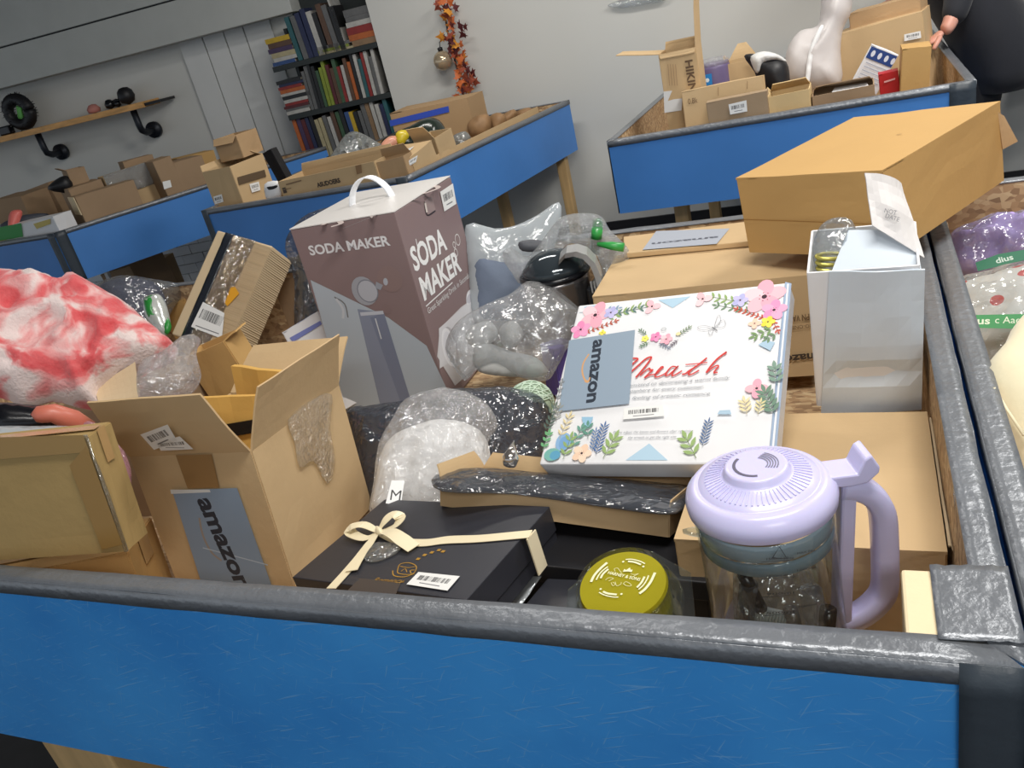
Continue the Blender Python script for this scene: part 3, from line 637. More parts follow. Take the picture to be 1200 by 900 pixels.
flower((345, 175), .026, PK); flower((285, 235), .017, [(240, 160, 196), (232, 140, 184)], a0=.5); flower((410, 165), .012, [(196, 190, 228), (180, 180, 222)]); flower((580, 140), .014, [(248, 200, 206), (244, 186, 196)], 3)
flower((1045, 100), .030, PK, a0=.3); flower((1085, 155), .018, [(240, 170, 200), (236, 150, 190)], a0=.2); flower((945, 115), .012, [(196, 190, 228), (180, 180, 222)]); flower((790, 110), .014, [(248, 206, 210), (244, 190, 196)], 3)
flower((1060, 205), .010, [(246, 226, 90), (240, 214, 70)]); flower((1005, 212), .009, [(248, 204, 180)], 4); flower((376, 250), .006, [(246, 226, 90)], 4)
sprig((1090, 230), (1010, 262), 3, .012, .004, (120, 150, 96)); P.poly([W6(p) for p in [(1020, 300), (1050, 282), (1090, 290), (1070, 325)]], (170, 196, 214)); sprig((1105, 250), (1060, 275), 2, .010, .004, GG)
# centre posy
flower((597, 268), .009, [(238, 150, 190), (232, 130, 176)]); flower((640, 277), .010, PK); flower((553, 275), .006, [(246, 236, 110)]); sprig((560, 260), (535, 242), 3, .006, .002, (90, 120, 90)); sprig((680, 265), (735, 230), 5, .006, .002, (120, 140, 110)); sprig((570, 290), (540, 305), 3, .006, .002, (100, 130, 100)); sprig((610, 295), (650, 312), 4, .005, .002, (120, 130, 150)); sprig((690, 280), (665, 300), 3, .005, .002, (120, 110, 120))
P.ell(W6((630, 237)), .004, .003, (150, 158, 162), ring=.0008); P.ell(W6((690, 256)), .004, .003, (240, 220, 170))
# butterfly
for q in ([(838, 232), (850, 190), (860, 178), (866, 200), (852, 222), (838, 232)], [(838, 232), (870, 200), (884, 205), (880, 225), (838, 232)], [(838, 232), (800, 222), (770, 228), (790, 240), (838, 232)], [(838, 232), (815, 245), (825, 262), (838, 232)]): P.stroke([W6(p) for p in q], .0006, (150, 152, 156))
P.stroke([W6((830, 228)), W6((852, 244))], .0012, (80, 80, 84))
# red script
RED = (206, 60, 56)
def scr(pts, wd=.0024): P.stroke([W6b(p) for p in pts], wd, RED, sm=5)
scr([(180, 440), (220, 430), (290, 430), (250, 470), (180, 560), (215, 545), (300, 470), (350, 428), (385, 420), (360, 460), (320, 510), (275, 562)], .0030)
scr([(305, 548), (345, 512), (372, 496), (372, 510), (395, 508), (365, 535), (335, 565)]); scr([(372, 500), (384, 512), (398, 506)])
scr([(335, 565), (375, 545), (420, 535), (455, 500), (468, 490), (455, 488), (425, 520), (410, 550), (430, 558), (480, 535), (500, 515)])
scr([(560, 488), (530, 486), (500, 515), (485, 545), (505, 545), (545, 510), (575, 480), (540, 520), (530, 548), (550, 545), (600, 515)])
scr([(600, 540), (625, 535), (650, 515), (705, 480), (775, 424)], .0028); scr([(700, 480), (660, 515), (645, 540), (668, 540), (720, 512)]); scr([(625, 472), (700, 466), (778, 456)], .0018)
scr([(905, 388), (850, 430), (800, 485), (770, 530)], .0030); scr([(905, 388), (912, 384), (895, 400)], .0030); scr([(775, 525), (820, 490), (850, 478), (855, 488), (835, 510), (825, 530), (850, 525)])
GT = (140, 144, 150)
P.text('committed to decorating a warm family', W6((452, 478)), W6((905, 442)), .0052, GT, shear=.4)
P.text('atmosphere for every customer.', W6((452, 500)), W6((795, 480)), .0052, GT, shear=.4); P.text('a feeling of artistic romance', W6((478, 528)), W6((822, 508)), .0052, GT, shear=.4)
P.text('Please adjust the leaves and flowers after receiving', W6((420, 668)), W6((752, 662)), .0042, GT, shear=.4); P.text('the wreath to get the right size', W6((482, 690)), W6((682, 686)), .0042, GT, shear=.4)
for a, b in (((380, 770), (425, 690)), ((765, 770), (725, 690))):
    sprig(a, b, 3, .017, .0062, (150, 176, 112), stem=.001)
sprig((350, 755), (385, 640), 8, .011, .0024, (70, 104, 156)); sprig((335, 740), (350, 660), 6, .009, .002, (84, 118, 166)); sprig((790, 720), (815, 625), 7, .010, .0024, (84, 110, 150))
c1 = u6(216, 703); P.ell(c1, .013, .016, (140, 178, 214), px=False); P.ell((c1[0] + .002, c1[1] - .002), .009, .012, (120, 164, 206), px=False)
P.ell(W6((170, 755)), .014, .011, (120, 178, 168)); P.ell(W6((182, 758)), .009, .008, (96, 160, 190)); flower((292, 750), .015, [(240, 214, 190), (236, 204, 178)])
P.poly([W6(p) for p in [(292, 600), (340, 600), (325, 640), (300, 642)]], (150, 190, 214)); sprig((318, 690), (318, 640), 2, .012, .005, (96, 146, 130)); sprig((250, 735), (290, 650), 3, .012, .005, (108, 156, 140)); sprig((215, 775), (245, 690), 3, .014, .005, GR); sprig((200, 690), (240, 600), 4, .012, .0035, (222, 206, 160))
sprig((140, 660), (165, 610), 3, .012, .004, (84, 100, 92)); sprig((160, 600), (180, 560), 2, .012, .004, (96, 110, 100)); sprig((185, 620), (200, 560), 3, .010, .003, (150, 150, 140)); sprig((130, 740), (155, 670), 3, .010, .005, (110, 170, 120)); sprig((190, 540), (210, 455), 3, .008, .003, (130, 135, 140))
flower((1015, 483), .015, [(246, 184, 194), (240, 170, 186)], 4); sprig((1090, 590), (1050, 500), 5, .016, .006, (110, 140, 120)); sprig((1100, 470), (1090, 400), 3, .014, .006, (128, 156, 140)); P.poly([W6(p) for p in [(852, 590), (862, 574), (905, 572), (912, 590)]], (170, 196, 214)); sprig((975, 590), (965, 540), 3, .012, .004, (232, 216, 170)); sprig((1020, 590), (1030, 545), 3, .010, .003, (222, 210, 160))
P.build('printed_flowers', o)
P2 = Print(P.O, P.ux, P.uy, .0035)
P2.poly([W6(p) for p in [(240, 283), (512, 240), (488, 545), (196, 577)]], (142, 158, 174)); P2.text('amazon', W6((342, 283)), W6((312, 543)), .0215, (44, 52, 64), bold=.035)
P2.stroke([W6(p) for p in [(322, 340), (300, 375), (294, 410), (304, 445), (318, 452)]], .0028, (206, 156, 108)); P2.stroke([W6(p) for p in [(326, 436), (318, 456), (304, 452)]], .0024, (206, 156, 108))
bl = P2.build('brand_label', o)
sticker(o, P2, (W6((468, 566)), W6((630, 552)), W6((634, 598)), W6((464, 612))))

# big ochre carton resting across the rims
d = (.285, .387, .145); M = frame((-.041, 1.092, .966), d, (1.9, -3.3, -31.7))
o = carton('ochre_carton', 'big mustard yellow carton lying across the divider at the right', M, d, KO, tape=False, seam='y', bulge=.0012, solid=True)
P = face(M, d, 'front'); P.off = .006; P.stroke([(874, 256), (940, 258), (1040, 262)], .0016, (150, 108, 52)); P.build('seam', o)
P = face(M, d, 'top'); P.off = .005; P.stroke([(1051, 161), (1057, 160)], .002, (110, 76, 36)); P.build('scuff', o)
g = G().sheet([M @ V((.143, .185, .13)), M @ V((.150, .193, .12)), M @ V((.168, .20, .07)), M @ V((.146, .190, .06))], 3, 4, .003); obj('loose_flap', g, KR, o)

# kraft carton with upside-down brand label
d = (.405, .375, .20); M = frame((-.365, 1.095, .745), d, (-2.0, .8, 4.1))
o = carton('brand_carton', 'kraft carton with an upside-down grey brand label on its lifted lid behind the floral carton', M, d, K, tape=False, bulge=.001, solid=True)
R3 = M.to_3x3(); hx = .2025
def Wf(x, y, z): return M @ V((x, y, z))
A = onp(732, 300, Wf(0, 0, .205), R3 @ V((0, 0, 1)));
l4 = [onp(a, b, Wf(0, 0, z_), R3 @ V((0, 0, 1))) for a, b, z_ in ((732, 303, .204), (872, 291, .204))]
yb = .187
loc = [M.inverted() @ p for p in l4]
g = G(); g.hexa([Wf(loc[0].x, loc[0].y, .204), Wf(hx, loc[1].y, .204), Wf(hx, yb, .204), Wf(-hx, yb, .204), Wf(loc[0].x, loc[0].y, .216), Wf(hx, loc[1].y, .216), Wf(hx, yb, .218), Wf(-hx, yb, .218)]); obj('lid_flap', g, K, o, bevel=.002)
P = Print(Wf(-hx, -yb, .2175), R3 @ V((1, 0, 0)), R3 @ V((0, 1, 0)))
P.poly([(753, 293), (769, 271), (855, 268), (840, 286)], (164, 170, 182)); P.text('amazon', (842, 277), (764, 285), .018, (70, 76, 90), bold=.035, upv=(0, -1)); P.build('brand_label', o)
P = face(M, d, 'front'); P.off = .005; P.text('INPN VA', (955, 366), (928, 369), .012, (110, 86, 60), bold=.02); P.text('PRO-ONE', (955, 378), (928, 381), .007, (110, 86, 60)); P.text('amazo', (968, 411), (918, 416), .016, (70, 60, 52), bold=.03); P.build('printed_text', o)

# kraft carton behind the jug
d = (.300, .33, .131); M = frame((-.136, .418, .690), d, (-1.8, .4, -.4))
o = carton('plain_carton', 'plain kraft carton lying flat behind the lilac jug', M, d, K, tape=False, seam='y', bulge=.001, solid=True)
g = G()
for k in range(5): g.sheet([M @ V((.154 + .004 * k, -.15, .128 - .006 * k)), M @ V((.157 + .004 * k, -.15, .128 - .006 * k)), M @ V((.157 + .004 * k, .16, .126 - .006 * k)), M @ V((.154 + .004 * k, .16, .126 - .006 * k))], 2, 8, .002, lambda u, v: .004 * noise.noise(V((v * 4, k, 0))))
obj('torn_edge', g, KL, o)

# black gift box with ribbon
d = (.325, .215, .063); M = frame((-.655, .244, .716), d, (-2.6, -6.0, -10.1)); x, y, h = d[0] / 2, d[1] / 2, d[2]
def Wf(x, y, z): return M @ V((x, y, z))
o = thing('gift_box', 'black gift box tied with a cream satin ribbon bow by the front rim', 'box', M)
g = G().hexa([Wf(-x + .002, -y + .002, 0), Wf(x - .002, -y + .002, 0), Wf(x - .002, y - .002, 0), Wf(-x + .002, y - .002, 0), Wf(-x + .002, -y + .002, h - .03), Wf(x - .002, -y + .002, h - .03), Wf(x - .002, y - .002, h - .03), Wf(-x + .002, y - .002, h - .03)]); obj('body', g, NAVYC, o)
g = G().hexa([Wf(-x, -y, h - .04), Wf(x, -y, h - .04), Wf(x, y, h - .04), Wf(-x, y, h - .04), Wf(-x, -y, h), Wf(x, -y, h), Wf(x, y, h), Wf(-x, y, h)]); obj('lid', g, NAVYC, o, bevel=.0012)
PT = Print(Wf(-x, -y, h), M.to_3x3() @ V((1, 0, 0)), M.to_3x3() @ V((0, 1, 0)))
R5 = zz(340, 560, 3.75); R6 = zz(400, 590, 5); TN = PT.n
def tp(p, hh=.002, z=R6): q = z(p); return onp(q[0], q[1], PT.O + TN * hh, TN)
def band(pts, wds, m, name, th=.0008, z=R6, hts=None):
    g = G(); q = [tp(p, (hts[i] if hts else .0025), z) for i, p in enumerate(pts)]
    r = []; rw = []
    for i in range(len(q) - 1):
        for k in range(5):
            t = k / 5; p0 = q[max(i - 1, 0)]; p1 = q[i]; p2 = q[i + 1]; p3 = q[min(i + 2, len(q) - 1)]
            r.append(.5 * ((2 * p1) + (p2 - p0) * t + (2 * p0 - 5 * p1 + 4 * p2 - p3) * t * t + (3 * p1 - p0 - 3 * p2 + p3) * t ** 3)); rw.append(wds[i] * (1 - t) + wds[i + 1] * t)
    r.append(q[-1]); rw.append(wds[-1]); L = []; Rr = []
    for i, p in enumerate(r):
        t = (r[min(i + 1, len(r) - 1)] - r[max(i - 1, 0)]).normalized(); s_ = TN.cross(t).normalized() * rw[i] / 2; L.append(p + s_); Rr.append(p - s_)
    up = TN * th; n4 = len(r); vs = []
    for i in range(n4): vs += [L[i], Rr[i], Rr[i] + up, L[i] + up]
    fs = [(4 * i + k, 4 * (i + 1) + k, 4 * (i + 1) + (k + 1) % 4, 4 * i + (k + 1) % 4) for i in range(n4 - 1) for k in range(4)] + [(0, 1, 2, 3), tuple(4 * (n4 - 1) + k for k in (3, 2, 1, 0))]
    g.add(vs, fs)
    return obj(name, g, m, o)
band([(215, 165), (330, 218), (480, 232), (620, 215), (800, 208), (1000, 190), (1110, 180)], [.012, .016, .018, .019, .018, .0185, .0185], CREAMR, 'ribbon', hts=[.004, .002, .0015, .0015, .0015, .0015, .0015])
band([(215, 165), (140, 270), (40, 390), (-60, 500)], [.010, .016, .016, .016], CREAMR, 'ribbon', hts=[.004, .002, .0015, .0015])
g = G(); a = tp((1133, 152), .001); b = tp((1083, 212), .001); R3 = M.to_3x3(); dn = R3 @ V((0, 0, -1)) * .058; ex = R3 @ V((1, 0, 0)) * .002; g.hexa([a, b, b + ex, a + ex, a + dn, b + dn, b + dn + ex, a + dn + ex]); obj('ribbon', g, CREAMR, o)
band([(215, 165), (130, 125), (55, 140), (60, 175), (140, 205), (215, 172)], [.008, .016, .020, .018, .014, .008], CREAMR, 'bow_loop', hts=[.008, .016, .018, .010, .006, .006])
band([(215, 165), (250, 110), (300, 65), (345, 85), (310, 135), (222, 168)], [.008, .016, .020, .018, .014, .008], CREAMR, 'bow_loop', hts=[.008, .018, .022, .016, .010, .006])
band([(215, 165), (290, 170), (360, 215), (425, 262)], [.006, .020, .023, .021], CREAMR, 'bow_tail', hts=[.008, .014, .010, .004])
band([(215, 168), (165, 235), (110, 310), (60, 395)], [.006, .015, .017, .019], CREAMR, 'bow_tail', hts=[.008, .010, .006, .004])
g = inflate([R6(p) for p in [(203, 150), (235, 148), (245, 168), (228, 182), (202, 175)]], tp((218, 165), .010), TN, .006, step=.003, amp=.001); obj('knot', g, CREAMR, o, smooth=True)
GO = (170, 128, 44)
PT.stroke([R6(p) for p in [(335, 375), (330, 405), (350, 415), (400, 418), (430, 405), (440, 370), (400, 350), (350, 355), (335, 375)]], .0014, GO); PT.stroke([R6(p) for p in [(345, 370), (395, 378), (440, 370)]], .0012, GO); PT.stroke([R6(p) for p in [(302, 395), (310, 425), (370, 432), (430, 412)]], .0016, GO); PT.stroke([R6(p) for p in [(430, 392), (405, 395), (410, 412)]], .0016, GO); PT.stroke([R6(p) for p in [(350, 400), (375, 385), (385, 405)]], .0012, GO)
for a_ in ((450, 328), (488, 305), (530, 290), (572, 276), (596, 284)): PT.rect(tuple(V(PT.uv(*R6(a_))) - V((.003, .002))), tuple(V(PT.uv(*R6(a_))) + V((.003, .003))), GO)
PT.text('Romency', R6((180, 462)), R6((360, 470)), .010, (134, 100, 40), shear=.3, bold=.02); PT.stroke([R6(p) for p in [(180, 470), (240, 476), (300, 468), (370, 462)]], .001, GO)
PT.poly([R6(p) for p in [(110, 440), (350, 470), (315, 545), (20, 530)]], (66, 58, 54)); PT.build('gold_print', o)
P7 = Print(PT.O, PT.ux, PT.uy, .0012)
sticker(o, P7, [R6(p) for p in [(455, 410), (698, 435), (625, 520), (385, 482)]])
g = inflate([R6(p) for p in [(150, 240), (340, 240), (320, 290), (200, 340), (135, 325)]], tp((240, 280), .003), TN, .004, step=.006, amp=.002, ridge=.5, fs=50, back=.2); obj('film_scrap', g, CLEAR, o, smooth=True)
# second black box beside it with a silver band
d = (.09, .24, .055); M = frame((-.447, .172, .66), d, (0, -5, -14))
o = thing('slim_black_box', 'slim black box with a silver band lying between gift box and tin', 'box', M)
g = G().hexa([M @ V(p) for p in [(-.05, -.13, 0), (.05, -.13, 0), (.05, .13, 0), (-.05, .13, 0), (-.05, -.13, .055), (.05, -.13, .055), (.05, .13, .055), (-.05, .13, .055)]]); obj('body', g, NAVYC, o, bevel=.002)
BP = M @ V((0, 0, .058)); BN = M.to_3x3() @ V((0, 0, 1))
g = G().sheet([onp(*R5(p), BP, BN) for p in [(945, 560), (1015, 562), (1185, 318), (1135, 300)]], 3, 10, .001, lambda u, v: .002 * noise.noise(V((u * 3, v * 8, 2)))); obj('silver_band', g, mat('silver_foil_ribbon', (204, 210, 214), rough=.22, metal=.4, bump=.3, bs=30), o, smooth=True)

# open shallow tray carton with a wrapped dark garment
d = (.359, .137, .034); M = frame((-.484, .398, .776 - .035), d, (-14, 3.1, -5.2)); M = frame((-.484, .395, .724), d, (-21.5, 3.1, -5.2))
o = carton('tray_carton', 'shallow open kraft tray carton holding a dark wrapped garment', M, d, K, True, {'left': (75, .03, .006), 'back': (75, .025, .004), 'right': (100, .014, .002)}, t=.003, bulge=0)
A = M @ V((0, -.02, .036)); g = inflate([(512, 560), (560, 552), (660, 560), (760, 568), (812, 575), (800, 592), (780, 600), (700, 590), (600, 576), (520, 572)], A, M.to_3x3() @ V((0, 0, 1)), .006, amp=.003, fs=18, ridge=.3)
t_ = base_thing('wrapped_garment', 'dark navy garment in clear film lying in the shallow tray carton', 'clothing', g.v); obj('garment', g, mat('dark_navy_cloth', (40, 48, 60), rough=.5, bump=.3, bs=30), t_, smooth=True)
g = inflate([(510, 558), (560, 550), (660, 558), (760, 566), (816, 573), (802, 594), (780, 602), (700, 592), (600, 578), (518, 575)], A + V((0, 0, .003)), M.to_3x3() @ V((0, 0, 1)), .008, amp=.003, fs=18, ridge=.5); obj('film', g, SMOKE, t_, smooth=True)

# leaning taped carton with crushed flutes
d = (.185, .108, .315); M = frame((-1.669, 1.138, .857), d, (-43.6, 19.5, -4.0))
o = thing('taped_long_carton', 'long kraft carton wrapped in shiny black and clear tape leaning left of the soda carton', 'box', M); x, y, h = .0925, .054, .315
def Wf(x, y, z): return M @ V((x, y, z))
g = G().hexa([Wf(-x, -y, 0), Wf(x, -y, 0), Wf(x, y, 0), Wf(-x, y, 0), Wf(-x, -y, h), Wf(x, -y, h), Wf(x, y, h), Wf(-x, y, h)]); obj('body', g, KL, o, bevel=.004)
g = G()
for k in range(52):
    z0 = .002 + k * (h - .006) / 52; b_ = random.uniform(-.004, .004); q_ = random.uniform(0, .0015); g.hexa([Wf(.034 + b_, -y - .001, z0), Wf(x + .003, -y - .001, z0 - .002), Wf(x + .003 + q_, y, z0), Wf(.05, y, z0), Wf(.034 + b_, -y - .003 - q_, z0 + .005), Wf(x + .002, -y - .003 - q_, z0 + .003), Wf(x + .001 + q_, y, z0 + .005), Wf(.05, y, z0 + .005)])
fl_ = obj('crushed_flutes', g, KL, o); fl_['kind'] = 'stuff'
g = G().sheet([Wf(-.058, -y - .002, 0), Wf(-.030, -y - .002, 0), Wf(-.034, -y - .002, h), Wf(-.062, -y - .002, h)], 3, 16, .0012, lambda u, v: .002 * noise.noise(V((u * 4, v * 22, 3)))); obj('black_tape', g, mat('shiny_black_tape', (40, 44, 52), rough=.15, bump=.9, bs=40), o, smooth=True)
g = G().sheet([Wf(-.030, -y - .003, 0), Wf(.034, -y - .003, 0), Wf(.040, -y - .003, h), Wf(-.034, -y - .003, h)], 12, 24, .001, lambda u, v: .004 * noise.noise(V((u * 6, v * 16, 4)))); obj('clear_tape', g, film('wrinkled_tape_film', tint=(238, 228, 208), milk=.10, refl=.16, rough=.1, bs=70, bump=1.6), o, smooth=True)
P = face(M, d, 'front'); P.off = .007
sticker(o, P, ((240, 355), (265, 368), (262, 398), (226, 384)), lines=1); P.poly([(272, 338), (277, 337), (282, 345), (268, 360), (265, 356)], (222, 160, 46)); P.build('orange_sticker', o)

# open white carton standing by the divider
d = (.138, .125, .235); M = frame((-.060, .655, .876), d, (9.4, .9, -1.0))
o = carton('white_open_carton', 'tall white carton torn open at the top standing by the divider', M, d, WHITEC, True, {}, t=.003, bulge=.002)
R3 = M.to_3x3(); ZN = R3 @ V((0, -1, 0)); FP = M @ V((0, -.0665, 0))
q = [onp(a, b, FP, ZN) for a, b in ((972, 318), (1084, 316), (1080, 480), (962, 485))]
g = G().sheet([q[3], q[2], q[1], q[0]], 8, 10, .003, lambda u, v: -.001 + .003 * sin(pi * u) - .010 * math.exp(-((v - .30) * 16) ** 2) * sin(pi * u) + .003 * noise.noise(V((u * 3, v * 3, 8)))); obj('blue_panel', g, PALEB, o)
TPl = [onp(a, b, M @ V((0, -.05, .2)), (ZN * .7 + V((0, 0, 1)) * .7)) for a, b in ((974, 320), (1080, 318), (1072, 272), (994, 270))]
g = G().sheet(TPl, 6, 5, .003, lambda u, v: .003 * sin(pi * u)); obj('tucked_flap', g, PALEB, o)
FN = (tocam(M @ V((.03, 0, .27))) * .8 + V((.3, 0, .2))).normalized(); FA = M @ V((.04, -.01, .26))
q = [onp(a, b, FA, FN) for a, b in ((1022, 264), (1083, 302), (1056, 215), (1013, 203))]
g = G().sheet(q, 8, 8, .0025, lambda u, v: .014 * sin(pi * u) * v + .004 * noise.noise(V((u * 3, v * 3, 1)))); obj('torn_flap', g, mat('crumpled_white_card', (230, 226, 224), rough=.4, bump=.4, bs=14, var=.04), o)
P = Print(FA + FN * .012, V((1, 0, 0)) - FN * FN.x, V((0, 0, 1)) - FN * FN.z); P.text('NOT', (1036, 249), (1050, 252), .006, (120, 120, 124)); P.text('DATE', (1037, 255), (1053, 260), .006, (120, 120, 124)); P.build('printed_text', o)
A = M @ V((-.045, .0, .20)); g = inflate([(958, 270), (975, 256), (998, 258), (1004, 285), (985, 320), (965, 332), (952, 300)], A, tocam(A), .02, amp=.006, fs=30, ridge=.5, step=.008)
t_ = base_thing('wrapped_coil', 'gold ribbed item in clear film poking out of the white open carton', 'package', g.v); obj('film', g, CLEAR, t_, smooth=True)
g = G()
for k in range(7):
    pts = [A + V((0.005 * cos(a) + .004, 0.012 * sin(a) - .005, -.03 + k * .009)) + CR * .016 * cos(a) for a in [i * pi / 8 for i in range(17)]]; g.tube(pts, .003, 6)
obj('ribbed_core', g, mat('gold_green_foil', (186, 176, 90), rough=.2, metal=.5, bump=0), t_, smooth=True)

# ================================================================== soft goods in the near bin
def soft(name, label, cat, px, A, N, thick, m, part=None, group=None, floor=None, **kw):
    g = inflate(px, A, N, thick, **kw)
    if floor is not None:
        for p in g.v: p.z = max(p.z, floor)
    t_ = base_thing(name, label, cat, g.v, group); obj(part or name, g, m, t_, smooth=part != 'film'); return t_
def addsoft(t_, part, px, A, N, thick, m, **kw): return obj(part, inflate(px, A, N, thick, **kw), m, t_, smooth=part != 'film')

def tiedye():
    m = bpy.data.materials.new('red_tie_dye_plush'); m.use_nodes = True; n = m.node_tree.nodes; l = m.node_tree.links; b = n['Principled BSDF']
    tc = n.new('ShaderNodeTexCoord'); t = n.new('ShaderNodeTexNoise'); t.inputs['Scale'].default_value = 11; t.inputs['Detail'].default_value = 4; t.inputs['Distortion'].default_value = .9; l.new(tc.outputs['Object'], t.inputs[0])
    r = n.new('ShaderNodeValToRGB'); e = r.color_ramp.elements; e[0].position = .32; e[0].color = (*srgb((200, 62, 68)), 1); e[1].position = .56; e[1].color = (*srgb((226, 208, 204)), 1); x = e.new(.43); x.color = (*srgb((214, 96, 98)), 1); x = e.new(.50); x.color = (*srgb((224, 160, 158)), 1)
    l.new(t.outputs[0], r.inputs[0]); l.new(r.outputs[0], b.inputs['Base Color']); b.inputs['Roughness'].default_value = .9; b.inputs['Sheen Weight'].default_value = .4
    t2 = n.new('ShaderNodeTexNoise'); t2.inputs['Scale'].default_value = 160; l.new(tc.outputs['Object'], t2.inputs[0]); bp = n.new('ShaderNodeBump'); bp.inputs['Strength'].default_value = .5; bp.inputs['Distance'].default_value = .004; l.new(t2.outputs[0], bp.inputs['Height']); l.new(bp.outputs[0], b.inputs['Normal']); return m
A = at(80, 420, 1.62)
soft('plush_cloth', 'red and white tie-dyed plush cloth heaped at the left edge', 'cloth', [(-60, 335), (0, 325), (60, 328), (74, 337), (82, 330), (112, 338), (150, 360), (180, 385), (208, 408), (200, 425), (165, 440), (118, 460), (122, 480), (95, 478), (60, 470), (30, 478), (0, 466), (-60, 470)], A, mixn(A, .45), .07, tiedye(), amp=.030, fs=9, ridge=.65, step=.010, rnd=.08)
d = (.34, .34, .22); carton('prop_carton', 'kraft carton under the red tie-dyed cloth', frame((-1.53, .62, .725), d, (0, 0, 8)), d, KD, solid=True)
A = at(110, 520, 1.42)
soft('pink_film_bag', 'pale pink film bag hanging between the two left cartons', 'bag', [(95, 500), (112, 496), (140, 520), (152, 545), (154, 562), (150, 576), (126, 572), (112, 550)], A, mixn(A, .3), .02, film('pink_film', tint=(240, 205, 215), milk=.55, mcol=(226, 180, 190)), amp=.006, ridge=.5, fs=16)
A = at(65, 488, 1.40); g = G(); g.tube([at(100, 505, 1.45), at(84, 492, 1.42), at(62, 484, 1.40), at(46, 486, 1.395), at(39, 490, 1.39)], [.022, .019, .0165, .015, .008], 14)
single('rubber_finger', g, mat('pink_rubber', (200, 112, 92), rough=.4, sub=.1, bump=.1, bs=20), 'pink rounded rubber finger poking out under the tie-dyed cloth', 'toy', smooth=True)
A = at(50, 505, 1.36)
soft('white_film', 'white film sheet lying on the tilted taped carton', 'plastic film', [(-30, 505), (0, 500), (40, 500), (80, 500), (98, 506), (90, 514), (40, 518), (-30, 522)], A, mixn(A, .7), .008, FROST, amp=.005, ridge=.4, fs=18)
A = at(30, 485, 1.44); soft('black_cup', 'black round item in clear film above the tilted taped carton', 'package', [(-10, 480), (0, 472), (30, 474), (60, 478), (70, 496), (55, 505), (0, 505)], A, mixn(A, .3), .02, BLACKG, amp=.003)
A = V((-2.1, 1.08, .74)); NAVY = mat('navy_quilted_cloth', (52, 56, 84), rough=.6, bump=.3, bs=20)
t_ = soft('navy_cushion', 'navy cushion in clear film behind the red tie-dyed cloth', 'cushion', [(112, 345), (125, 334), (150, 328), (180, 332), (192, 345), (196, 370), (180, 400), (130, 400), (110, 370)], A, mixn(A, .4), .07, NAVY, part='cushion', amp=.01)
addsoft(t_, 'film', [(110, 343), (125, 331), (150, 326), (180, 330), (212, 336), (214, 345), (204, 360), (196, 375), (180, 402), (130, 402), (108, 370)], A, mixn(A, .4), .078, CLEAR, amp=.01, ridge=.4)
A = V((-1.86, .92, .80)); t_ = soft('green_print_pouch', 'small silver and green pouch beside the red tie-dyed cloth', 'pouch', [(168, 352), (178, 345), (188, 346), (196, 360), (200, 385), (190, 395), (172, 375)], A, mixn(A, .3), .02, mat('silver_pouch', (196, 200, 196), rough=.2, bump=.4, bs=30, metal=.2), part='pouch', amp=.004, floor=FZ)
addsoft(t_, 'green_print', [(169, 352), (178, 346), (184, 352), (183, 362), (186, 372), (180, 376), (172, 368)], A + tocam(A) * .012, mixn(A, .3), .010, mat('leaf_green_print', (46, 140, 60), rough=.3, bump=.2), amp=.003)
addsoft(t_, 'green_edge', [(196, 372), (201, 383), (196, 392), (191, 385)], A + tocam(A) * .012, mixn(A, .3), .008, MATS['leaf_green_print'], amp=.002, step=.006)

def bgbox(name, label, pl, pr, Y1, Y2, h=None, depth=.15, pitch=0, m=K, sol=True, zf=FZ, **kw):
    a = ony(*pl, Y1) if not isinstance(Y1, tuple) else onp(*pl, *Y1); b = ony(*pr, Y2) if not isinstance(Y2, tuple) else onp(*pr, *Y2); ux = (b - a).normalized(); Z = V((0, 0, 1)); uz = (Z - ux * ux.z).normalized()
    if pitch: uz = Matrix.Rotation(radians(pitch), 3, ux) @ uz
    uy = uz.cross(ux); mid = (a + b) / 2
    if h is None: h = (min(a.z, b.z) - zf - abs(ux.z) * depth * 0) / max(.5, uz.z) - .004
    o_ = mid - uz * h + uy * depth / 2; M = Matrix(((ux.x, uy.x, uz.x, o_.x), (ux.y, uy.y, uz.y, o_.y), (ux.z, uy.z, uz.z, o_.z), (0, 0, 0, 1)))
    d = ((b - a).length, depth, h); kw.setdefault('bulge', .0015)
    if not kw.get('open_'): kw['solid'] = sol
    o = carton(name, label, M, d, m, **kw); return o, M, d

bgbox('small_carton', 'small ochre carton behind the silver and green pouch', (186, 362), (214, 352), 1.28, 1.29, depth=.04, m=KO)
bgbox('crushed_carton', 'small ochre carton with a torn end behind the raised barcode flap', (216, 420), (262, 400), .62, .64, depth=.07, m=KO, open_=True, flaps={'right': (20, .03, .004)})
g = G().sheet([at(116, 474, 1.56), at(165, 476, 1.56), at(160, 430, 1.60), at(111, 455, 1.60)], 6, 6, .004, lambda u, v: .01 * u * v); single('card_flap', g, KL, 'loose kraft flap leaning on the tie-dyed cloth by the white film bag', 'cardboard')
A = at(200, 440, 1.50)
t_ = soft('crumpled_film_bag', 'crumpled white film bag stuffed behind the raised barcode flap', 'bag', [(162, 432), (170, 420), (190, 412), (205, 400), (222, 392), (235, 398), (230, 415), (236, 440), (228, 458), (210, 468), (168, 472), (160, 450)], A, mixn(A, .3), .035, WFILM, part='film', amp=.016, ridge=.7, fs=18)
o, M, d = bgbox('printed_small_box', 'small white box with blue print between the leaning carton and the soda carton', (332, 390), (372, 366), .92, .96, depth=.07, m=WHITEC, pitch=-25)
P = face(M, d, 'front'); P.off = .004; P.poly([(340, 396), (376, 376), (378, 380), (344, 401)], (120, 130, 190)); P.build('printed_stripe', o); P = face(M, d, 'top'); P.off = .005; P.rect((.01, .01), (d[0] - .01, .055), (170, 176, 214)); P.build('printed_panel', o)
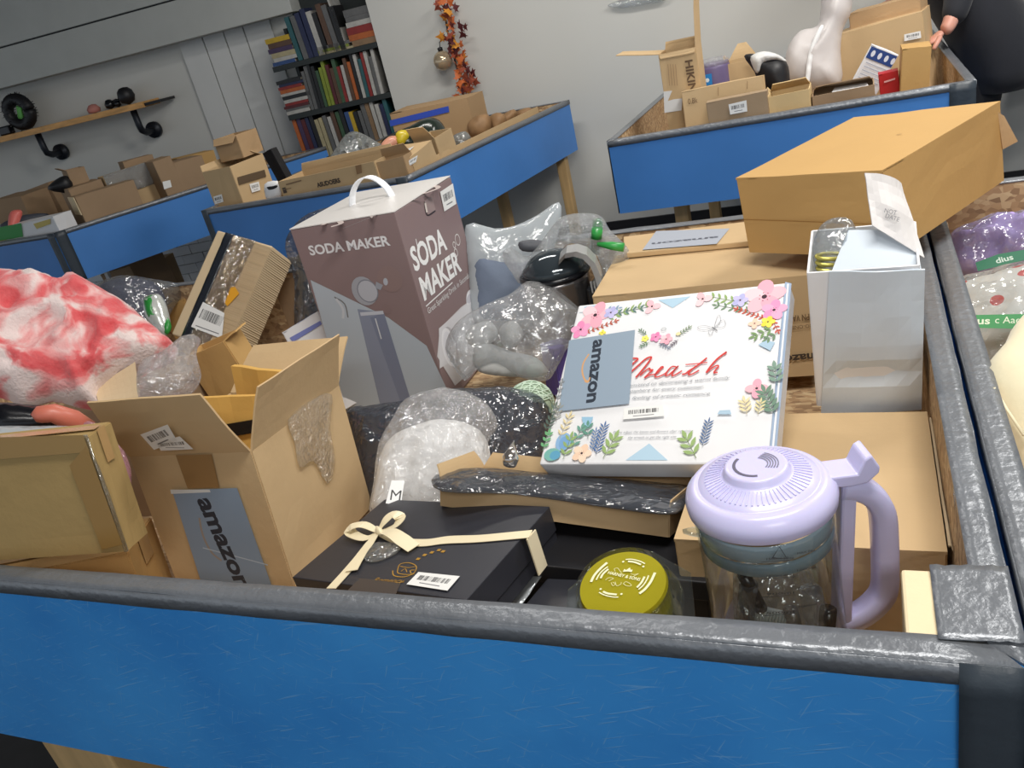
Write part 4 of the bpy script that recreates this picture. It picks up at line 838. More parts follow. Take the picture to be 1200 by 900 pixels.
A = V((-1.50, 1.30, .85))
t_ = soft('inflated_film_bag', 'big clear film bag squeezed behind the soda carton', 'bag', [(334, 290), (342, 268), (362, 250), (400, 240), (432, 238), (450, 250), (430, 300), (400, 360), (385, 400), (355, 415), (345, 380), (345, 330)], A, mixn(A, .2), .045, SMOKE, part='film', amp=.014, ridge=.6, fs=12)
addsoft(t_, 'grey_content', [(350, 290), (370, 262), (420, 250), (420, 300), (395, 350), (375, 395), (358, 380), (352, 330)], A, mixn(A, .2), .03, mat('dark_grey_cloth', (78, 80, 86), rough=.6, bump=.3), amp=.01)
bgbox('dark_carton', 'dark kraft carton sunk between the leaning carton and the soda carton', (318, 330), (362, 322), 1.30, 1.30, depth=.0301, m=KD)
A = V((-.83, 1.24, .85))
t_ = soft('frosted_mailer', 'large frosted white mailer bag behind the soda carton right side', 'bag', [(546, 264), (580, 268), (605, 264), (630, 252), (655, 237), (657, 262), (648, 300), (650, 345), (640, 380), (560, 385), (548, 320)], A, mixn(A, .15), .03, FROST, part='mailer', amp=.008, fs=8)
addsoft(t_, 'blue_grey_content', [(556, 300), (600, 296), (630, 300), (638, 340), (630, 376), (565, 380), (556, 340)], A, mixn(A, .15), .036, mat('blue_grey_cloth', (104, 116, 136), rough=.7, bump=.2), amp=.006)
# cooker
c = V((-.690, 1.07, 0)); zr = ony(650, 324, 1.03).z; r_ = .075
t_ = thing('air_cooker', 'black and steel cooker with an arched silver handle behind the floral carton', 'appliance', Matrix.Translation((c.x, c.y, FZ)))
T = Matrix.Translation((c.x, c.y, 0))
obj('body', G().lathe([(r_ * .85, FZ), (r_ * .97, FZ + .02), (r_, zr - .02), (r_, zr - .008)], T), STEEL, t_, smooth=True)
obj('rim', G().lathe([(r_ + .001, zr - .012), (r_ + .005, zr - .008), (r_ + .005, zr), (r_, zr + .003)], T), BLACKG, t_, smooth=True)
obj('lid', G().lathe([(r_, zr + .001), (r_ * .92, zr + .016), (r_ * .7, zr + .032), (r_ * .4, zr + .042), (.004, zr + .046)], T), mat('dark_glass_lid', (58, 66, 72), rough=.08, metal=.3, bump=0), t_, smooth=True)
hp = [ony(a, b, 1.03) for a, b in ((656, 300), (664, 292), (676, 290), (688, 294), (698, 304), (704, 318), (708, 334))]
g = G()
for i in range(len(hp) - 1):
    a, b = hp[i], hp[i + 1]; s_ = V((-.25, 1, 0)) * .028; i1 = (c + V((0, 0, zr - .03)) - a).normalized() * .016; i2 = (c + V((0, 0, zr - .03)) - b).normalized() * .016; g.hexa([a - s_, b - s_, b + s_, a + s_, a - s_ + i1, b - s_ + i2, b + s_ + i2, a + s_ + i1])
obj('handle', g, SILVER, t_, smooth=False)
q0 = ony(690, 332, 1.05); q1 = ony(716, 335, 1.05)
g = G().box((q0.x, 1.02, FZ), (q1.x, 1.10, q0.z)); obj('handle_block', g, BLACKG, t_, bevel=.006)
g = G()
for a_ in (693, 697, 704, 708): p = ony(a_, 333, 1.018); g.box((p.x - .0015, p.y - .002, p.z - .02), (p.x + .0015, p.y + .002, p.z + .006))
st_ = obj('vent_bars', g, SILVER, t_); st_['kind'] = 'stuff'
A = V((-.67, 1.12, .88))
t_ = soft('film_bag_with_jars', 'clear film bag of small jars with green caps over the cooker lid', 'bag', [(588, 300), (600, 290), (620, 300), (650, 262), (665, 252), (690, 250), (706, 255), (715, 270), (735, 290), (738, 305), (722, 330), (712, 345), (700, 300), (670, 285), (655, 300), (640, 330), (612, 334), (600, 320)], A, mixn(A, .3), .03, BUBBLE, part='film', amp=.016, ridge=.7, fs=18)
GRN = mat('green_plastic', (50, 150, 70), rough=.3, bump=0)
p0, p1 = ony(697, 296, 1.12), ony(701, 258, 1.12); g = G().tube([p0, p1], .012, 12); obj('jar', g, GLASS, t_, smooth=True); g = G().tube([p0.lerp(p1, .45), p0.lerp(p1, .75)], .0125, 12); obj('green_band', g, GRN, t_, smooth=True)
p0, p1 = ony(700, 286, 1.10), ony(731, 290, 1.10); g = G().tube([p0, p0.lerp(p1, .5), p1], [.004, .009, .010], 10); obj('green_cap', g, GRN, t_, smooth=True)
A2 = V((-.70, 1.06, .86)); addsoft(t_, 'green_leaf_pack', [(618, 318), (625, 305), (645, 295), (662, 300), (660, 320), (640, 328), (622, 330)], A2, mixn(A2, .4), .008, film('green_film', tint=(190, 205, 180), milk=.4, mcol=(150, 165, 130)), amp=.006, ridge=.5, fs=30, step=.008)
A2 = V((-.80, 1.12, .90)); addsoft(t_, 'grey_lump', [(608, 284), (625, 281), (638, 284), (634, 294), (612, 294)], A2, mixn(A2, .3), .008, mat('dark_grey_cloth', (0, 0, 0)), amp=.003, step=.006)
# milky bag in front of the soda carton
A = V((-.78, .88, .76))
t_ = soft('milky_film_bag', 'milky film bag with white foam pieces between the soda carton and the floral carton', 'bag', [(522, 408), (530, 385), (548, 368), (580, 352), (598, 345), (618, 330), (642, 334), (668, 352), (682, 366), (684, 378), (668, 402), (652, 432), (640, 446), (610, 442), (585, 428), (562, 430), (545, 446), (532, 430)], A, mixn(A, .25), .05, MILKY, part='film', amp=.022, ridge=.75, fs=9)
for q in ([(586, 384), (602, 376), (614, 392), (600, 408), (588, 402)], [(560, 400), (600, 412), (630, 420), (640, 440), (580, 440), (556, 430)], [(548, 386), (572, 376), (584, 392), (566, 408), (548, 402)]): addsoft(t_, 'foam_piece', q, A - tocam(A) * .01, mixn(A, .2), .02, mat('grey_foam', (190, 190, 188), rough=.8, bump=.2), amp=.004, step=.01)
bgbox('purple_box', 'purple box corner showing left of the floral carton', (650, 410), (672, 402), .92, .96, depth=.05, m=mat('purple_card', (108, 94, 176), rough=.4, var=.1, vs=20, bump=0))
# pale green thread ball
c = ony(622, 474, .80); t_ = thing('thread_ball', 'pale green thread ball half hidden above the dark film bag', 'ball', Matrix.Translation(c - V((0, 0, .05))))
g = G().lathe([(.047 * sin(a), -.047 * cos(a)) for a in [pi * (.02 + .96 * i / 14) for i in range(15)]], Matrix.Translation(c), 24); obj('core', g, mat('pale_green_core', (176, 196, 172), rough=.8), t_, smooth=True)
g = G(); rr = random.Random(3)
for k in range(26):
    ax = V((rr.gauss(0, 1), rr.gauss(0, 1), rr.gauss(0, 1))).normalized(); a_ = ax.orthogonal().normalized(); b_ = ax.cross(a_); h_ = rr.uniform(-.02, .02); R_ = sqrt(.049 ** 2 - h_ * h_); g.tube([c + ax * h_ + (a_ * cos(t) + b_ * sin(t)) * R_ for t in [2 * pi * i / 24 for i in range(25)]], .0013, 4)
th_ = obj('thread', g, mat('pale_green_thread', (206, 226, 206), rough=.7, bump=0), t_, smooth=True); th_['kind'] = 'stuff'
# dark bag
DK = mat('charcoal_cloth', (74, 78, 88), rough=.6, bump=.25, bs=14)
A = V((-.84, .66, .66))
t_ = soft('dark_film_bag', 'dark garments in grey film behind the white bag marked M', 'bag', [(408, 486), (440, 480), (470, 476), (500, 466), (560, 460), (600, 460), (636, 474), (645, 500), (636, 545), (600, 570), (500, 590), (440, 600), (425, 560), (412, 520)], A, mixn(A, .45), .055, DK, part='garments', amp=.02, ridge=.3, fs=8, zmin=FZ)
addsoft(t_, 'film', [(406, 484), (440, 477), (470, 473), (500, 463), (560, 457), (600, 457), (638, 470), (648, 500), (640, 547), (600, 573), (500, 594), (440, 604), (423, 560), (410, 520)], A + V((0, 0, .012)), mixn(A, .45), .064, SMOKE, amp=.016, ridge=.7, fs=12, zmin=FZ)
# white M bag
A = V((-.80, .50, .70))
t_ = soft('white_m_bag', 'white garment in crinkled clear film with a size label M', 'bag', [(452, 520), (480, 502), (520, 492), (555, 500), (572, 520), (575, 560), (570, 600), (500, 606), (440, 604), (440, 565)], A, mixn(A, .35), .05, mat('white_cloth', (250, 249, 245), rough=.8, bump=.3, bs=20, var=.03), part='garment', amp=.014, ridge=.3, fs=14, zmin=FZ)
addsoft(t_, 'film', [(444, 520), (460, 490), (475, 468), (500, 460), (530, 456), (560, 466), (576, 480), (583, 500), (572, 518), (578, 560), (574, 604), (500, 610), (437, 608), (438, 565)], A + tocam(A) * .01, mixn(A, .35), .056, WFILM, amp=.020, ridge=.8, fs=16, zmin=FZ)
LN = mixn(A, .35); P = Print(A + tocam(A) * .108, V((0, 0, 1)).cross(LN), LN.cross(V((0, 0, 1)).cross(LN)))
P.poly([(452, 590), (470, 592), (474, 563), (459, 563)], (236, 236, 236)); P.text('M', (457, 586), (469, 587), .018, (30, 30, 34)); P.build('size_label', t_)
g = G(); p0 = at(597, 545, 1.22); p1 = at(602, 518, 1.24); g.tube([p0, p0.lerp(p1, .3), p0.lerp(p1, .6), p1], [.010, .013, .008, .002], 10); single('silver_finial', g, mat('shiny_silver', (210, 205, 200), rough=.12, metal=.9, bump=0), 'small shiny silver pointed ornament on the dark film bag', 'ornament', smooth=True)
# black carton below the tray
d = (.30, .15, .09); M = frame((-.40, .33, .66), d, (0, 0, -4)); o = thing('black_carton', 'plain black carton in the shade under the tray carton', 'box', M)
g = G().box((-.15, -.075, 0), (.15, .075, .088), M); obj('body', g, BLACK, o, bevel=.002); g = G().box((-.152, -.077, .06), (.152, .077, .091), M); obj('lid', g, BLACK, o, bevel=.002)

# tea tin in clamshell
TC = V((-.314, .113, .808)); T = Matrix.Translation(TC) @ Euler((radians(8), radians(-4), radians(12))).to_matrix().to_4x4()
_o = carton('support_carton', 'small carton hidden below the gold-green tin pack', Matrix.Translation((-.305, .12, FZ)), (.11, .12, .085), KG, solid=True)
t_ = thing('tea_tin_pack', 'round gold-green tin in a clear octagonal clamshell by the front rim', 'tin', Matrix.Translation(TC - V((0, 0, .12))))
YEL = mat('gold_green_tin', (176, 166, 34), rough=.25, metal=.35, var=.12, vs=3, bump=0)
obj('tin', G().lathe([(.046, -.05), (.048, -.04), (.048, -.006), (.046, -.001), (.001, -.001)], T), YEL, t_, smooth=False)
obj('lid', G().lathe([(.0485, -.012), (.050, -.004), (.0485, .0005), (.001, .0008)], T, 48), YEL, t_, smooth=False)
P = Print(T @ V((-.05, -.05, .0012)), T.to_3x3() @ V((1, 0, 0)), T.to_3x3() @ V((0, 1, 0)), off=.0008); CC = V((.05, .05)); WT_ = (232, 232, 190)
R8 = zz(690, 640, 10.6)
for q, wd in (([(30, 450), (70, 370), (140, 290), (230, 210)], .0030), ([(95, 425), (130, 360), (180, 305), (240, 260)], .0016), ([(150, 405), (180, 350), (245, 290)], .0024), ([(630, 595), (700, 540), (770, 450), (825, 335)], .0030), ([(620, 545), (680, 490), (725, 420), (745, 370)], .0016), ([(600, 520), (655, 460), (695, 385)], .0024), ([(460, 172), (540, 170), (640, 195), (700, 225)], .0014), ([(490, 195), (570, 205), (650, 235)], .0022), ([(130, 580), (200, 615), (300, 638), (370, 640)], .0014), ([(180, 570), (240, 595), (350, 608)], .0024)): P.stroke([R8(p) for p in q], wd, WT_)
for q in ((430, 200), (680, 260), (150, 540), (408, 602)): P.ell(R8(q), .0013, .0013, WT_)
P.text('HARNEY & SONS', R8((235, 350)), R8((632, 440)), .0042, WT_, bold=.02)
P.poly([R8(p) for p in [(425, 325), (445, 290), (465, 305), (515, 272), (520, 300), (548, 300), (535, 330), (490, 322)]], WT_)
for q in ([(330, 320), (320, 290), (360, 280), (385, 310), (410, 340)], [(520, 350), (570, 360), (620, 350), (560, 380)], [(210, 430), (250, 400), (310, 410), (250, 440)], [(330, 450), (350, 500), (400, 480), (405, 455)], [(280, 460), (300, 500), (330, 480), (300, 455)], [(430, 470), (470, 500), (530, 500), (510, 470), (460, 450), (430, 480)]): P.stroke([R8(p) for p in q], .0007, (214, 210, 150))
P.build('printed_lid', t_)
oc = lambda r, z: [T @ V((r * cos(pi / 8 + k * pi / 4) * 1.0, r * sin(pi / 8 + k * pi / 4), z)) for k in range(8)]
g = G(); a = oc(.078, -.030); b = oc(.078, -.028); g.add(a + b, [tuple(reversed(range(8))), tuple(range(8, 16))] + [(k, (k + 1) % 8, 8 + (k + 1) % 8, 8 + k) for k in range(8)])
g.lathe([(.062, -.028), (.056, -.010), (.053, .003)], T, 40, cap=False); g.lathe([(.062, -.031), (.055, -.06), (.052, -.095), (.001, -.095)], T, 40, cap=False); obj('clamshell', g, GLASS, t_, smooth=False)
g = G().sheet([(-.275, .02, FZ + .002), (-.215, .03, FZ + .002), (-.22, .20, FZ + .03), (-.28, .20, FZ + .03)], 4, 6, .002, lambda u, v: .006 * noise.noise(V((u * 3, v * 3, 0)))); single('green_paper', g, mat('pale_green_paper', (186, 200, 186), rough=.6), 'pale green paper slip beside the gold-green tin', 'paper')

# ------------------------------------------------------------------ lilac jug
J = V((-.158, .172, FZ)); ZL = .882 - FZ; T = Matrix.Translation(J) @ Matrix.Rotation(radians(-1.5), 4, 'Y')
t_ = thing('blender_jug', 'lilac-lidded glass blender jug with a big lilac handle by the front rim', 'jug', Matrix.Translation(J))
RG = .0715
obj('glass_body', G().lathe([(RG - .008, .004), (RG - .002, .012), (RG, .03), (RG, ZL - .03), (RG + .001, ZL - .008), (RG - .0005, ZL - .006)], T, 48, cap=False), GLASS, t_, smooth=True)
obj('base', G().lathe([(.001, .0), (RG - .006, 0), (RG - .002, .006), (RG - .004, .012), (.001, .012)], T, 40, cap=False), LILAC, t_, smooth=True)
gk = mat('grey_gasket_glass', (128, 146, 156), rough=.12, var=.03, bump=0)
obj('gasket', G().lathe([(RG - .004, ZL - .046), (RG - .002, ZL - .044), (RG - .002, ZL - .031), (RG - .004, ZL - .030)], T, 48, cap=False), gk, t_, smooth=True)
obj('gasket', G().lathe([(RG - .004, ZL - .028), (RG - .0015, ZL - .026), (RG - .0015, ZL - .012), (RG - .004, ZL - .008)], T, 48, cap=False), mat('pale_gasket_glass', (152, 168, 178), rough=.12, bump=0), t_, smooth=True)
RL = .0775
prof = [(RL - .007, ZL - .004), (RL - .001, ZL + .001), (RL, ZL + .010), (RL - .002, ZL + .018), (RL - .008, ZL + .025), (RL - .0145, ZL + .0285), (RL - .0155, ZL + .0275), (RL - .0165, ZL + .029), (.048, ZL + .033), (.0355, ZL + .0365), (.0335, ZL + .0385), (.0325, ZL + .0435), (.0305, ZL + .0455), (.028, ZL + .0455), (.001, ZL + .0455)]
lid = obj('lid', G().lathe(prof, T, 72), LILAC, t_, smooth=True)
g = G()
for k in range(60):
    a = 2 * pi * k / 60; c_, s_ = cos(a), sin(a); M2 = T @ Matrix.Rotation(a, 4, 'Z')
    g.hexa([M2 @ V(p) for p in [(.037, -.0009, ZL + .033), (.054, -.0012, ZL + .029), (.054, .0012, ZL + .029), (.037, .0009, ZL + .033), (.037, -.0006, ZL + .0372), (.054, -.0008, ZL + .0324), (.054, .0008, ZL + .0324), (.037, .0006, ZL + .0372)]])
rb_ = obj('lid_rib', g, LILAC, lid); rb_['kind'] = 'stuff'
P = Print(T @ V((-.1, -.1, ZL + .0457)), T.to_3x3() @ V((1, 0, 0)), T.to_3x3() @ V((0, 1, 0)), off=.0003); cc = V((.1, .1))
arc = lambda r, a0, a1: [tuple(cc + V((cos(radians(a)), sin(radians(a)))) * r) for a in [a0 + (a1 - a0) * i / 12 for i in range(13)]]
P.stroke(arc(.022, 150, 280), .0032, (96, 92, 110), px=False, sm=1)
for k in range(5): P.stroke(arc(.012 + .0026 * k, -30 + 3 * k, 85 - 3 * k), .0013, (124, 122, 140), px=False, sm=1)
P.build('slot_marks', lid)
# handle in the plane through the jug axis, towards the right and slightly to the camera
def hd(px, py):
    n_ = V((CR.x, CR.y, 0)).normalized().cross(V((0, 0, 1))); q = onp(px, py, J + V((.0, -.0, 0)), n_); return q
HP = [(984, 570), (1004, 571), (1022, 580), (1033, 598), (1036, 625), (1037, 660), (1036, 690), (1026, 706), (1008, 720), (984, 730)]
g = G(); pts = [hd(*p) for p in smoothpoly([V(p) for p in HP], 1)]; r = []
for i in range(len(pts) - 1):
    for k in range(4):
        t = k / 4; p0 = pts[max(i - 1, 0)]; p1 = pts[i]; p2 = pts[i + 1]; p3 = pts[min(i + 2, len(pts) - 1)]
        r.append(.5 * ((2 * p1) + (p2 - p0) * t + (2 * p0 - 5 * p1 + 4 * p2 - p3) * t * t + (3 * p1 - p0 - 3 * p2 + p3) * t ** 3))
r.append(pts[-1]); hn = V((CR.x, CR.y, 0)).normalized().cross(V((0, 0, 1))); vs = []; fs = []; NN = 12
for i, p in enumerate(r):
    t = (r[min(i + 1, len(r) - 1)] - r[max(i - 1, 0)]).normalized(); s_ = t.cross(hn).normalized()
    for k in range(NN):
        a = 2 * pi * k / NN; ca, sa = cos(a), sin(a); ca = math.copysign(abs(ca) ** .6, ca); sa = math.copysign(abs(sa) ** .6, sa); vs.append(p + s_ * ca * .0128 + hn * sa * .0145)
for i in range(len(r) - 1):
    for k in range(NN): fs.append((i * NN + k, i * NN + (k + 1) % NN, (i + 1) * NN + (k + 1) % NN, (i + 1) * NN + k))
fs.append(tuple(reversed(range(NN)))); fs.append(tuple((len(r) - 1) * NN + k for k in range(NN))); g.add(vs, fs); hdl = obj('handle', g, LILAC, t_, smooth=True)
g = G(); a = hd(991, 556); b = hd(985, 742); s_ = V((CR.x, CR.y, 0)).normalized() * .008
g.hexa([b - s_ - hn * .013, b + s_ - hn * .013, b + s_ + hn * .013, b - s_ + hn * .013, a - s_ - hn * .013, a + s_ - hn * .013, a + s_ + hn * .013, a - s_ + hn * .013]); obj('handle_spine', g, LILAC, t_, bevel=.003)
g = G(); L = [hd(*p) for p in ((966, 550), (998, 546), (1006, 529), (1014, 524), (1024, 538), (1023, 544), (1010, 556), (990, 561), (968, 562))]; wv = hn * .017
n_ = len(L); g.add([p - wv for p in L] + [p + wv for p in L], [tuple(range(n_)), tuple(reversed(range(n_, 2 * n_)))] + [(i, (i + 1) % n_, n_ + (i + 1) % n_, n_ + i) for i in range(n_)]); obj('thumb_lever', g, LILAC, t_, bevel=.002)
g = G(); sp = T @ V((-RG * .93, -.028, ZL - .02)); g.tube([sp + V((.012, 0, 0)), sp + V((-.003, -.004, .003)), sp + V((-.012, -.008, .006))], [.010, .008, .004], 8, sq=.4); obj('spout', g, GLASS, t_, smooth=True)
n_ = -hn; P = Print(J + hn * (RG + .001) * (1 if hn.dot(tocam(J)) > 0 else -1), V((CR.x, CR.y, 0)).normalized(), V((0, 0, 1)), off=.001)
INKD = (60, 64, 72)
P.stroke([(905, 653), (913, 640), (922, 654), (905, 653)], .001, INKD, sm=1)
for y_, s1, s2 in ((655, '1500ml 53oz', 'MAX FILL'), (675, '1200ml 40oz', '1000ml'), (696, '900ml', '700ml'), (718, '500ml', '300ml')):
    P.text(s1, (898, y_ + 1), (930, y_ - 1), .003, INKD); P.stroke([(892, y_ + 3), (932, y_)], .0006, INKD, sm=1); P.text(s2, (934, y_ - 6), (956, y_ - 10), .0026, INKD)
P.build('volume_marks', t_)
# wrapped parts inside the jug
A = J + V((0, .0, .17)); w_ = soft('jug_accessories', 'clear film bags of brush and fittings packed inside the glass jug', 'package', [(862, 660), (890, 650), (925, 656), (952, 668), (958, 725), (950, 752), (870, 756), (860, 720)], A, mixn(A, .1), .024, CLEAR, part='film', amp=.012, ridge=.8, fs=30, step=.008)
pj = lambda a_, b_: onp(a_, b_, J, hn)
cs = hn * (1 if hn.dot(tocam(J)) > 0 else -1)
M2 = Matrix.Translation(pj(878, 738) + cs * .040) @ Euler((radians(-20), radians(20), radians(10))).to_matrix().to_4x4(); g = G().box((-.02, -.004, 0), (.02, .004, .055), M2); obj('brush_back', g, WHITE, w_, bevel=.002)
g = G()
for k in range(12): g.box((-.02 + k * .0033, -.007, .002), (-.0185 + k * .0033, -.004, .053), M2)
br_ = obj('bristles', g, mat('pale_bristle', (206, 222, 222), rough=.4, bump=0), w_); br_['kind'] = 'stuff'
for q0_, q1_, r_, m_ in (((948, 726), (938, 668), .012, CLEAR), ((860, 735), (868, 660), .010, SMOKE), ((925, 728), (915, 690), .008, STEEL), ((955, 735), (958, 690), .009, BLACKG), ((882, 690), (862, 650), .007, BLACKG), ((905, 728), (945, 708), .003, STEEL)): obj('fitting', G().tube([pj(*q0_) + cs * .034, pj(*q1_) + cs * .034], r_, 12), m_, w_, smooth=True)

# ------------------------------------------------------------------ right bin goods
A = V((.16, .43, .80)); CRM = mat('cream_felt', (232, 222, 188), rough=.85, var=.03, bump=.2, bs=60, sheen=.3)
t_ = soft('cream_cushion', 'cream felt cushion with a stitched seam at the right edge', 'cushion', [(1147, 455), (1152, 440), (1172, 415), (1185, 392), (1210, 372), (1270, 360), (1300, 480), (1260, 600), (1205, 596), (1188, 560), (1168, 520), (1150, 480)], A, mixn(A, .6), .06, CRM, part='cushion', amp=.006, fs=8, step=.012, rnd=.07)
P = [onp(a, b, A + mixn(A, .6) * .056, mixn(A, .6)) for a, b in ((1165, 455), (1180, 480), (1200, 510))]; obj('seam', G().tube(P, .002, 6), CRM, t_, smooth=True)
def dots(name, base, spots, sc, lo=.30):
    m = bpy.data.materials.new(name); m.use_nodes = True; n = m.node_tree.nodes; l = m.node_tree.links; b = n['Principled BSDF']
    tc = n.new('ShaderNodeTexCoord'); v = n.new('ShaderNodeTexVoronoi'); v.inputs['Scale'].default_value = sc; l.new(tc.outputs['Object'], v.inputs[0])
    r = n.new('ShaderNodeValToRGB'); r.color_ramp.interpolation = 'CONSTANT'; e = r.color_ramp.elements; e[0].color = (*srgb(spots), 1); e[1].position = lo; e[1].color = (*srgb(base), 1); l.new(v.outputs['Distance'], r.inputs[0]); l.new(r.outputs[0], b.inputs['Base Color']); b.inputs['Roughness'].default_value = .7; return m
A = V((.135, .80, .76))
t_ = soft('strawberry_bag', 'bagged white cloth with red strawberry print and a green band in the right bin', 'bag', [(1106, 347), (1122, 336), (1160, 326), (1200, 316), (1250, 322), (1250, 400), (1205, 434), (1150, 432), (1126, 424), (1112, 385)], A, mixn(A, .5), .05, dots('strawberry_cloth', (226, 222, 214), (204, 60, 56), 26, .26), part='cloth', amp=.016, ridge=.2, fs=9, zmin=FZ)
addsoft(t_, 'film', [(1104, 345), (1122, 333), (1160, 323), (1200, 313), (1252, 320), (1252, 402), (1205, 437), (1150, 435), (1123, 426), (1110, 385)], A + V((0, 0, .006)), mixn(A, .5), .056, CLEAR, amp=.016, ridge=.6, fs=14, zmin=FZ)
N_ = mixn(A, .5); Bp = A + N_ * .085; P = Print(Bp, V((0, 0, 1)).cross(N_), N_.cross(V((0, 0, 1)).cross(N_)))
P.poly([(1116, 370), (1205, 368), (1212, 386), (1120, 384)], (30, 128, 62)); P.text('dius', (1132, 380), (1160, 380), .013, (206, 214, 190), bold=.02); P.text('c Aae', (1166, 379), (1196, 379), .012, (206, 214, 190)); P.build('green_band', t_)
A = V((.17, 1.16, .72))
t_ = soft('lilac_scarf_bag', 'bagged lilac scarf with a green band at the far end of the right bin', 'bag', [(1104, 300), (1118, 284), (1150, 272), (1200, 262), (1250, 262), (1250, 310), (1200, 322), (1150, 328), (1112, 326)], A, mixn(A, .5), .06, mat('lilac_cloth', (176, 152, 212), rough=.7, var=.15, vs=12, bump=.3, bs=10), part='scarf', amp=.035, ridge=.6, fs=12, zmin=FZ)
addsoft(t_, 'film', [(1100, 300), (1116, 281), (1150, 268), (1200, 258), (1252, 260), (1252, 312), (1200, 326), (1150, 332), (1110, 330)], A + V((0, 0, .008)), mixn(A, .5), .068, CLEAR, amp=.02, ridge=.6, fs=14, zmin=FZ)
N_ = mixn(A, .5); P = Print(A + N_ * .10, V((0, 0, 1)).cross(N_), N_.cross(V((0, 0, 1)).cross(N_)))
P.poly([(1143, 308), (1170, 298), (1205, 292), (1210, 303), (1172, 312), (1146, 318)], (24, 104, 74)); P.text('dius', (1168, 309), (1188, 304), .012, (190, 206, 196), bold=.02); P.build('green_band', t_)
g = G().sheet([V((.088, .86, FZ)), V((.11, 1.26, FZ)), V((.10, 1.27, .81)), V((.086, .90, .79))], 4, 8, .004); single('divider_card', g, KG, 'grey-brown card strip standing inside the right bin along the divider', 'cardboard')
A = V((.12, .60, .68)); soft('white_cloth_bundle', 'plain white cloth bundle between the strawberry bag and the cream cushion', 'cloth', [(1128, 430), (1150, 428), (1172, 432), (1168, 450), (1150, 475), (1136, 460)], A, mixn(A, .5), .03, mat('white_cloth', (0, 0, 0)), amp=.008, zmin=FZ)

# ================================================================== goods in the bin by the back wall
GB3 = 'cartons in the bin by the back wall'
o, M, d = bgbox('tall_carton', 'tall narrow kraft carton standing open in the bin by the back wall', (772, 64), (815, 55), 2.78, 2.78, depth=.13, m=K, open_=True, flaps={'left': (8, .17, -.004), 'right': (86, .17, .004), 'back': (84, .03, 0), 'front': (-80, .02, 0)}, taper=.006)
P = face(M, d, 'front'); P.off = .006; P.text('HIKIN', (803, 71), (808, 108), .028, (98, 76, 54), bold=.03, upv=(1, 0)); P.poly([(779, 132), (778, 107), (788, 106), (783, 118), (790, 116), (800, 115), (799, 129)], (222, 222, 220))
for k in range(4): P.stroke([(783 + 3 * k, 75), (785 + 3 * k, 100)], .003, (170, 140, 104), sm=1)
P.build('printed_front', o)
o, M, d = bgbox('flat_carton', 'long flat kraft carton marked 0.8k leaning behind the front rim', (799, 108), (893, 89), 2.70, 2.70, depth=.07, m=K, pitch=-6); P = face(M, d, 'front'); P.off = .006; P.text('0.8k', (807, 122), (818, 120), .02, (110, 86, 60)); P.stroke([(842, 102), (842, 112)], .002, (140, 110, 76), sm=1); P.stroke([(876, 95), (876, 104)], .002, (140, 110, 76), sm=1); P.build('printed_text', o)
o, M, d = bgbox('grey_carton', 'grey-brown flat carton with a white barcode sticker behind the front rim', (828, 121), (898, 107), 2.60, 2.60, depth=.05, m=KG); P = face(M, d, 'front'); P.off = .006; sticker(o, P, ((854, 122), (875, 117), (876, 130), (856, 134)))
bgbox('cream_kraft_carton', 'bright cream kraft carton right of the stickered grey-brown one', (900, 114), (948, 104), 2.61, 2.61, depth=.13, m=KE, open_=True, flaps={'back': (150, .05, .004), 'left': (60, .02, 0)})
p = ony(833, 76, 3.0); t_ = thing('purple_tub', 'purple tub with a blue label and film top', 'tub', Matrix.Translation((p.x, 3.07, FZ))); T = Matrix.Translation((p.x, 3.07, 0)); obj('tub', G().lathe([(.05, FZ), (.062, FZ + .03), (.064, p.z - .02), (.06, p.z)], T, 28), mat('purple_plastic', (104, 92, 128), rough=.4), t_, smooth=True); obj('film_top', G().lathe([(.062, p.z - .01), (.066, p.z + .004), (.05, p.z + .016), (.002, p.z + .02)], T, 20), WFILM, t_, smooth=True)
P = Print((p.x - .05, 3.0, p.z - .12), (1, 0, 0), (0, 0, 1)); P.off = .002; P.poly([(818, 102), (835, 99), (834, 86), (818, 89)], (40, 128, 196)); P.ell((829, 94), .008, .008, (220, 230, 236)); P.stroke([(820, 92), (824, 97)], .006, (200, 220, 232), sm=1); P.build('blue_label', t_)
bgbox('notched_carton', 'kraft carton with a pointed torn flap behind the flat cartons', (850, 76), (884, 69), 3.05, 3.05, depth=.12, m=K, open_=True, flaps={'back': (80, .06, .01), 'left': (70, .03, 0)}, taper=.04)
A = ony(900, 85, 2.95); t_ = soft('black_pouch', 'black pouch with a white crinkled top beside the big white bag', 'pouch', [(872, 66), (884, 63), (900, 66), (915, 68), (924, 78), (924, 104), (905, 110), (890, 100), (884, 84)], A, mixn(A, .1), .05, BLACK, part='pouch', amp=.008, floor=FZ)
addsoft(t_, 'white_top', [(880, 66), (895, 60), (912, 64), (922, 72), (910, 70), (896, 74), (888, 86), (882, 78)], A + tocam(A) * .03, mixn(A, .1), .03, mat('white_crinkled_plastic', (220, 220, 218), rough=.25, bump=.5, bs=40), amp=.008, step=.014)
A = ony(952, 60, 3.2); t_ = soft('white_sack', 'big white plastic sack rising beside the large carton', 'bag', [(926, 98), (920, 74), (925, 52), (938, 36), (958, 30), (962, 8), (966, -15), (994, -18), (998, 12), (988, 34), (985, 60), (986, 98), (960, 108)], A, mixn(A, .1), .08, mat('white_sack_plastic', (204, 198, 196), rough=.4, bump=.5, bs=12, var=.06), part='sack', amp=.02, ridge=.5, fs=7, step=.02, floor=FZ)
addsoft(t_, 'white_seam', [(944, 94), (948, 60), (960, 32), (965, 33), (953, 62), (949, 94)], A + tocam(A) * .085, mixn(A, .1), .008, WHITE, amp=.003, step=.014)
